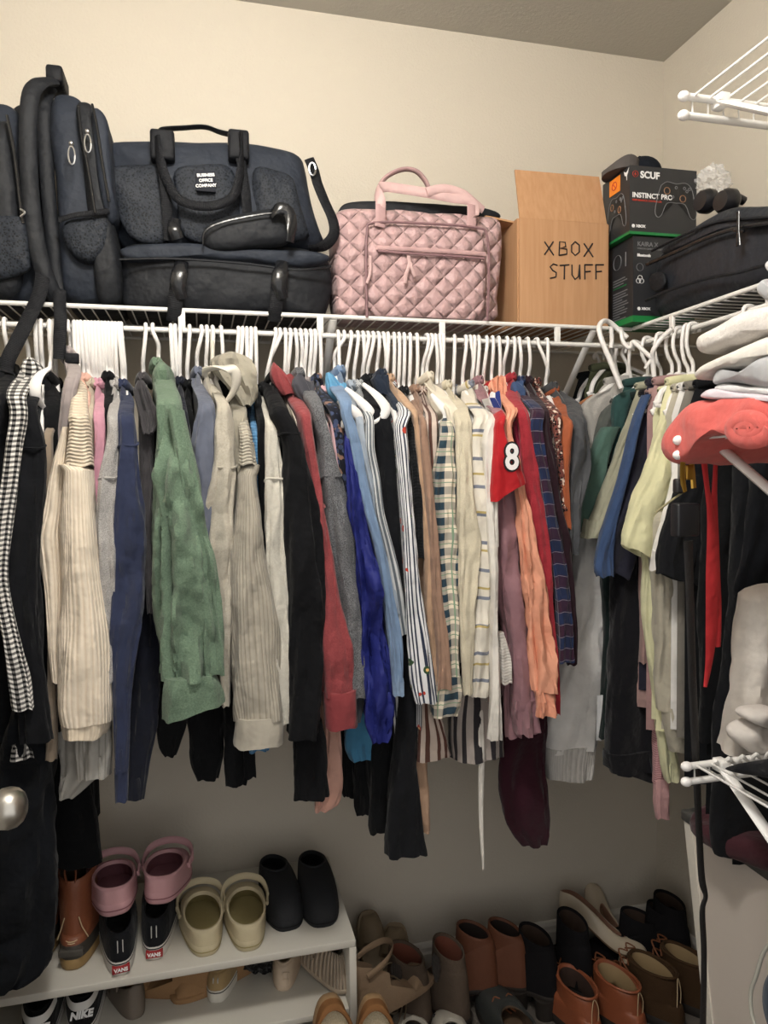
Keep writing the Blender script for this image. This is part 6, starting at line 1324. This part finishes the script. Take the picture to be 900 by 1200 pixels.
p = PZ(196, 1176, ZR2); wedge('wedge_sandal', 'left tan suede wedge sandal on the lower rack shelf', p+Vector((0, .05, .0)), dg(68), SUE, roll=dg(0), L=.22)
p = PZ(244, 1172, ZR2); wedge('wedge_sandal', 'right tan suede wedge sandal with a buckle on the lower rack shelf', p+Vector((.02, .06, .0)), dg(112), SUE, L=.22)
p = PZ(140, 1188, ZR2)+Vector((0, .08, 0)); wedge('flat_sandal', 'grey taupe flat sandal between the sneakers and tan suede sandals', p, dg(20), solid('taupe_leather', (112, 102, 92), .6), L=.23, lift=.006, buckle=False)
CANV = fabric((176, 152, 112)); 
p = PZ(268, 1168, ZR2)+Vector((0, .10, 0)); sneaker('canvas_shoe', 'mustard canvas shoe with white striped sole behind the tan sandals', p, dg(-14), (170, 140, 92), (214, 210, 200), W=.09, laces=False, L=.24, H=.06)
M = MB(); rings = []
c = PZ(305, 1150, ZR2)+Vector((0, .07, .04))
for i in range(1, 30):
    a = PI*i/30; rings.append([(lambda v: c+Vector((v.x*.05, v.y*.075, v.z*.042))*(1+.30*noise.noise(v*5)+.12*noise.noise(v*14)))(Vector((math.sin(a)*math.cos(2*PI*j/48), math.sin(a)*math.sin(2*PI*j/48), math.cos(a)))) for j in range(48)])
skin_rings(M, rings); tag(obj('fuzzy_slipper', M, f((30, 28, 28), 'fleece', (14, 13, 14), bump=1)), 'black fuzzy slipper on the lower rack shelf', 'slipper')
NUD = solid('nude_leather', (206, 186, 164), .5, bump=.3, bs_=60); 
p = PZ(343, 1158, ZR2)+Vector((0, .10, 0)); t = placed('ballet_flat', 'left beige leather flat on the lower rack shelf', p, dg(-12), cat='shoe'); shoe_parts(t, .22, .082, .016, .052, .052, 'sole', NUD, op=(-.10, .33, .33), inner=solid('insole_beige', (170, 150, 128), .8), toe=1.8)
M = MB(); tube(M, [(.0, -.112, .030), (.014, -.112, .030), (.014, -.110, .046), (0, -.111, .046), (0, -.112, .030)], .0016, 6); obj('buckle', M, NUD, t, local=True)
p = PZ(388, 1166, ZR2)+Vector((0, .085, .005)); t = placed('ballet_flat', 'crumpled beige ruched flat at the right end of the lower rack shelf', p, dg(20), cat='shoe'); NU2 = f((196, 176, 152), 'ribv', (160, 138, 112), p=.012, bump=.9)
shoe_parts(t, .21, .092, .014, .088, .074, 'sole', NU2, op=(-.04, .36, .24), inner=solid('insole_beige', (170, 150, 128), .8), toe=1.4)
M = MB(); tube(M, cr([(-.044, -.02, .05), (-.02, .03, .095), (.03, .06, .08)], 5), .009, 8, ry=.004, nrm=(0, 0, 1)); obj('strap', M, NU2, t, local=True)

# ---- on the carpet
def boot(name, label, px, py, yaw, mat, H=.17, L=.25, W=.088, lift=.03, near='heel', sole=None, pitch=0, roll=0, inner=None, ow=.33, zip_=False, op=(-.22, .22), fl=1.0, z=0, elastic=None, N=40, toe=1.15):
    W = W*1.12
    p = seat(px, py, z, L, yaw, near)
    ey_ = p.y+abs(math.cos(yaw))*L/2+abs(math.sin(yaw))*W/2; p.y -= max(0, ey_-1.845); ex_ = p.x+abs(math.sin(yaw))*L/2+abs(math.cos(yaw))*W/2; p.x -= max(0, ex_-1.285)
    t = placed(name, label, p, yaw, pitch, roll, cat='boot')
    shoe_parts(t, L, W, .016, .085+lift*.3, .075+lift, 'sole', mat, solemat=sole or solid('boot_sole', (40, 34, 30), .7), op=(op[0], op[1], ow), shaft=H, lift=lift, inner=inner or solid('boot_inside', (60, 44, 34), .9), toe=toe, foot=.022+lift*.6)
    if zip_:
        M = MB(); tube(M, cr([(W*.37, -L*.22, .05+lift), (W*.39, -L*.24, .10+lift*.5), (W*.385, -L*.24, H-.005)], 4), .0022, 6); obj('zipper', M, solid('zip_brass', (120, 96, 60), .4, metal=1), t, local=True)
    if elastic:
        for s_ in (-1, 1):
            M = MB(); pillow(M, [Vector((s_*W*.365, y*L, z_)) for y, z_ in ((-.30, H-.004), (-.14, H-.004), (-.17, .085+lift), (-.25, .085+lift))], (s_*.004, 0, 0), r=.0015, wr=0, sm=1); obj('elastic_panel', M, elastic, t, local=True)
    return t
GBR = solid('grey_brown_suede', (86, 74, 64), .95, bump=.3, bs_=260, var=.15, spec=.1); BRL = solid('brown_leather', (104, 62, 42), .6, bump=.3, bs_=70, var=.2); BKS = solid('black_suede', (26, 25, 27), .95, bump=.3, bs_=260, spec=.1)
BRN = solid('dark_brown_suede', (70, 52, 36), .95, bump=.3, bs_=260, var=.15, spec=.1); TAUP = solid('taupe_suede', (140, 118, 96), .9, bump=.3, bs_=260, var=.12, spec=.15)
ELS = fabric((60, 50, 44), 'ribv', (40, 34, 30), p=.004)
boot('ankle_boot', 'left grey brown suede ankle boot right of the shoe rack', 486, 1180, dg(38), GBR, H=0.203, lift=.05, W=.092, elastic=ELS, inner=solid('rust_inside', (110, 60, 44), .9))
boot('ankle_boot', 'right grey brown suede ankle boot right of the shoe rack', 528, 1184, dg(20), GBR, H=0.208, lift=.05, W=.088, elastic=ELS, inner=solid('rust_inside', (110, 60, 44), .9))
boot('ankle_boot', 'left chestnut leather ankle boot in the middle of the floor', 566, 1166, dg(150), BRL, H=0.203, lift=.05, near='heel', W=.088) if False else boot('ankle_boot', 'left chestnut leather ankle boot in the middle of the floor', 576, 1170, dg(58), BRL, H=0.203, lift=.055, W=.088, L=.23, inner=solid('dark_inside', (36, 26, 22), .9))
boot('ankle_boot', 'right chestnut leather ankle boot in the middle of the floor', 604, 1158, dg(50), BRL, H=0.203, lift=.055, W=.082, L=.23, inner=solid('dark_inside', (36, 26, 22), .9))
boot('ankle_boot', 'left black suede boot between the chestnut boots and the nude pumps', 630, 1160, dg(30), BKS, H=0.193, lift=.05, W=.088, L=.24)
boot('ankle_boot', 'right black suede boot between the chestnut boots and the nude pumps', 656, 1142, dg(14), BKS, H=0.218, lift=.05, W=.088, L=.24)
boot('ankle_boot', 'first black boot along the right baseboard, behind the brown suede boots', 756, 1122, dg(60), BKS, H=0.163, lift=.03, W=.09, L=.24)
boot('ankle_boot', 'second black boot along the right baseboard, next to the cabinet', 796, 1124, dg(48), BKS, H=0.183, lift=.04, W=.09, L=.24)
boot('ankle_boot', 'black boot furthest right in the shadow beside the cabinet', 818, 1140, dg(30), BKS, H=0.213, lift=.04, W=.09, L=.22)
FUR = f((206, 190, 158), 'fleece', (176, 156, 120), bump=1)
def chukka(name, label, px, py, yaw, mat, H=.115, L=.27, W=.10, near='heel', inner=None, lace=None, tan_edge=False, cat='boot'):
    p = seat(px, py, 0, L, yaw, near); t = placed(name, label, p, yaw, cat=cat)
    shoe_parts(t, L, W, .026, .082, .062, 'sole', mat, solemat=solid('crepe_sole', (120, 92, 62), .8) if tan_edge else solid('boot_sole', (40, 34, 30), .7), op=(-.19, .26, .37), shaft=H, inner=inner or SUL, toe=1.8)
    c_ = lace or solid('rawhide', (120, 70, 40), .6)
    M = MB(); tube(M, cr([(W*.37*math.cos(a), -L*.19+L*.235*math.sin(a), H+.002) for a in [2*PI*i/20 for i in range(21)]], 2), .0035, 8); obj('collar_roll', M, mat, t, local=True)
    for i in range(3):
        M = MB(); y = -L*.19+L*.24+i*.020; z = H-.008-i*.020; tube(M, cr([(-.024, y-.012, z-.006), (0, y, z+.008), (.024, y-.012, z-.006)], 4), .0024, 6); obj('lace', M, c_, t, local=True)
    M = MB(); tube(M, cr([(.0, -L*.19+L*.25, H+.006), (.02, .030, H+.012), (.034, .012, H+.000), (.012, .03, H+.002)], 5), .0020, 6); tube(M, cr([(.0, -L*.19+L*.25, H+.006), (-.02, .030, H+.014), (-.036, .01, H-.002), (-.040, -.01, H-.02)], 5), .0020, 6); obj('lace_bow', M, c_, t, local=True)
    M = MB(); tube(M, cr([(-.008, -L*.5+.016, .040), (-.010, -L*.5+.014, .09), (0, -L*.5+.018, H), (.010, -L*.5+.014, .09), (.008, -L*.5+.016, .040)], 4), .0012, 5); obj('seam', M, solid('stitch_cream', (200, 176, 140), .8), t, local=True)
    return t
COG = solid('cognac_leather', (146, 82, 54), .42, bump=.3, bs_=60, var=.15)
chukka('moccasin_boot', 'left cognac leather laced boot at the bottom of the photo', 702, 1232, dg(10), COG, L=.27, inner=solid('moc_inside', (60, 42, 34), .9))
chukka('moccasin_boot', 'right cognac leather laced boot with pale insole at the bottom of the photo', 756, 1222, dg(20), COG, L=.27, inner=solid('insole_sand', (170, 146, 108), .8))
chukka('suede_boot', 'left dark brown suede boot with tan lining in front of the cabinet', 802, 1210, dg(30), BRN, L=.27, W=.095, inner=solid('insole_sand', (170, 146, 108), .8), H=.13)
chukka('suede_boot', 'right dark brown suede boot touching the cabinet', 842, 1196, dg(32), BRN, L=.27, W=.09, inner=solid('insole_sand', (170, 146, 108), .8), H=.13)
chukka('dark_shoe', 'dark green grey shoe behind the left cognac boot', 628, 1262, dg(6), solid('dark_green_nubuck', (48, 50, 48), .9, bump=.2, bs_=200), L=.26, H=.07, cat='shoe')
# fur lined slippers standing on their toes against the rack front, openings to the room
for px, yw, lab in ((387, 3, 'left brown suede slipper with cream fur footbed at the bottom edge'), (438, -5, 'right brown suede slipper with cream fur footbed at the bottom edge')):
    L_ = .27; tp = P(px, 1170, 1.44)
    t = thing('fur_slipper', lab, 'slipper', (tp.x, 1.445, tp.z-L_/2), (dg(-82), 0, dg(180+yw)))
    shoe_parts(t, L_, .108, .026, .050, .046, 'sole', solid('chestnut_suede', (134, 94, 60), .95, bump=.3, bs_=260, var=.15, spec=.1), solemat=solid('slipper_sole', (150, 120, 86), .8), op=(-.10, .39, .45), inner=FUR, toe=2.2, foot=.034)
GRC = (176, 170, 158)
p = PZ(472, 1204, 0); clog('clog', 'left grey clog at the bottom edge beside the fur slippers', Vector((p.x, p.y-.11, 0)), dg(8), GRC, L=.235, W=.10, strap_back=False)
p = PZ(514, 1206, 0); clog('clog', 'right grey clog at the bottom edge beside the fur slippers', Vector((p.x, p.y-.11, 0)), dg(-6), GRC, L=.235, W=.10, strap_back=False)
# strappy sandal and mule pile right of the rack
TP2 = solid('khaki_leather', (124, 108, 86), .7, bump=.3, bs_=120, var=.15)
def wedge_at(px, py, Y, **k):
    return P(px, py, Y)
wedge('strappy_wedge', 'olive taupe strappy wedge standing on its side against the wall by the rack', P(462, 1140, 1.74), dg(-20), TP2, pitch=dg(62), L=.23, lift=.05, W=.085)
M0 = wedge('strappy_wedge', 'second olive taupe strappy wedge leaning next to its pair by the rack', P(436, 1120, 1.78), dg(10), TP2, pitch=dg(70), L=.22, lift=.05, W=.08)
wedge('peep_toe_wedge', 'tan suede peep toe wedge lying below the strappy wedges', P(462, 1172, 1.62)+Vector((0, 0, 0)), dg(-64), TAUP, L=.24, lift=.065, W=.09, roll=dg(-12), buckle=False)
# nude pumps
def pump(name, label, p, yaw, pitch, roll, mat):
    t = placed(name, label, p, yaw, pitch, roll, cat='high heel'); N = 40; L, W = .235, .076; qs = [2*PI*j/N for j in range(N)]
    lf = lambda y: .085*(1-sm01((y/L+.42)/.68))
    M = MB(); skin_rings(M, [[(lambda a: Vector((a.x, a.y, z+lf(a.y))))(plan(L, W, q, s_)) for q in qs] for z, s_ in ((0, .88), (.003, .93), (.007, .93))]); obj('sole', M, solid('pump_sole', (120, 96, 74), .5), t, local=True)
    rings = []; oc, ol, ow = -.11, .37, .33
    for k in range(9):
        u_ = k/8; g = u_**1.8; hh = math.sin(u_*PI/2); rings.append([(lambda a, b, q: (lambda c: Vector((c.x, c.y, .006+lf(c.y)+(.046-.012*sm01(math.sin(q)))*hh)))(a.lerp(b, g)))(plan(L, W, q, .96), Vector((W*ow*math.cos(q), L*oc+L*ol*math.sin(q), 0)), q) for q in qs])
    M = MB(); skin_rings(M, rings, cap0=True, cap1=False); obj('upper', M, mat, t, local=True)
    top = rings[-1]; c = sum(top, Vector())/N; inn_ = [top, [Vector((c.x+(p_.x-c.x)*.93, c.y+(p_.y-c.y)*.96, p_.z)) for p_ in top], [Vector((c.x+(p_.x-c.x)*1.0, c.y+(p_.y-c.y)*.99, .012+lf(p_.y))) for p_ in top]]
    M = MB(); skin_rings(M, inn_, cap0=False, cap1=True); obj('insole', M, solid('pump_insole', (150, 112, 92), .7), t, local=True)
    M = MB(); skin_rings(M, [[Vector((r*math.cos(q), yc+r*1.0*math.sin(q), z)) for q in qs] for z, r, yc in ((0, .006, -L*.46), (.03, .0065, -L*.45), (.065, .013, -L*.41), (.088, .026, -L*.37))]); obj('stiletto_heel', M, mat, t, local=True)
    return t
PUM = solid('nude_patent', (196, 182, 160), .3, bump=.05)
pump('pump', 'nude patent high heel tipped up against the back wall', P(697, 1086, 1.83), dg(12), dg(64), dg(14), PUM)
pump('pump', 'nude patent high heel lying in front of its pair', P(706, 1112, 1.73), dg(-118), dg(0), dg(-12), PUM)
# blue bag at the right edge
t = thing('blue_bag', 'slate blue bag with pale piping standing at the bottom right corner', 'bag', (1.02, .78, 0))
BB = f((62, 78, 96), bump=.2); 
PXB = lambda x, y: PX(x, y, .80)
M = MB(); pillow(M, [PXB(x, y) for x, y in ((881, 1160), (884, 1148), (890, 1136), (896, 1118), (905, 1108), (930, 1100), (990, 1100), (990, 1250), (900, 1250), (886, 1205), (881, 1185))], (.14, 0, 0), r=.03, wr=.004); o = obj('bag_body', M, BB, t)
M = MB(); tube(M, cr([PX(x, y, .797) for x, y in ((905, 1250), (890, 1215), (881, 1188), (880, 1162), (886, 1144), (894, 1118), (904, 1106), (930, 1098))], 5), .003, 8); obj('piping', M, solid('pale_piping', (190, 188, 176), .6), t)
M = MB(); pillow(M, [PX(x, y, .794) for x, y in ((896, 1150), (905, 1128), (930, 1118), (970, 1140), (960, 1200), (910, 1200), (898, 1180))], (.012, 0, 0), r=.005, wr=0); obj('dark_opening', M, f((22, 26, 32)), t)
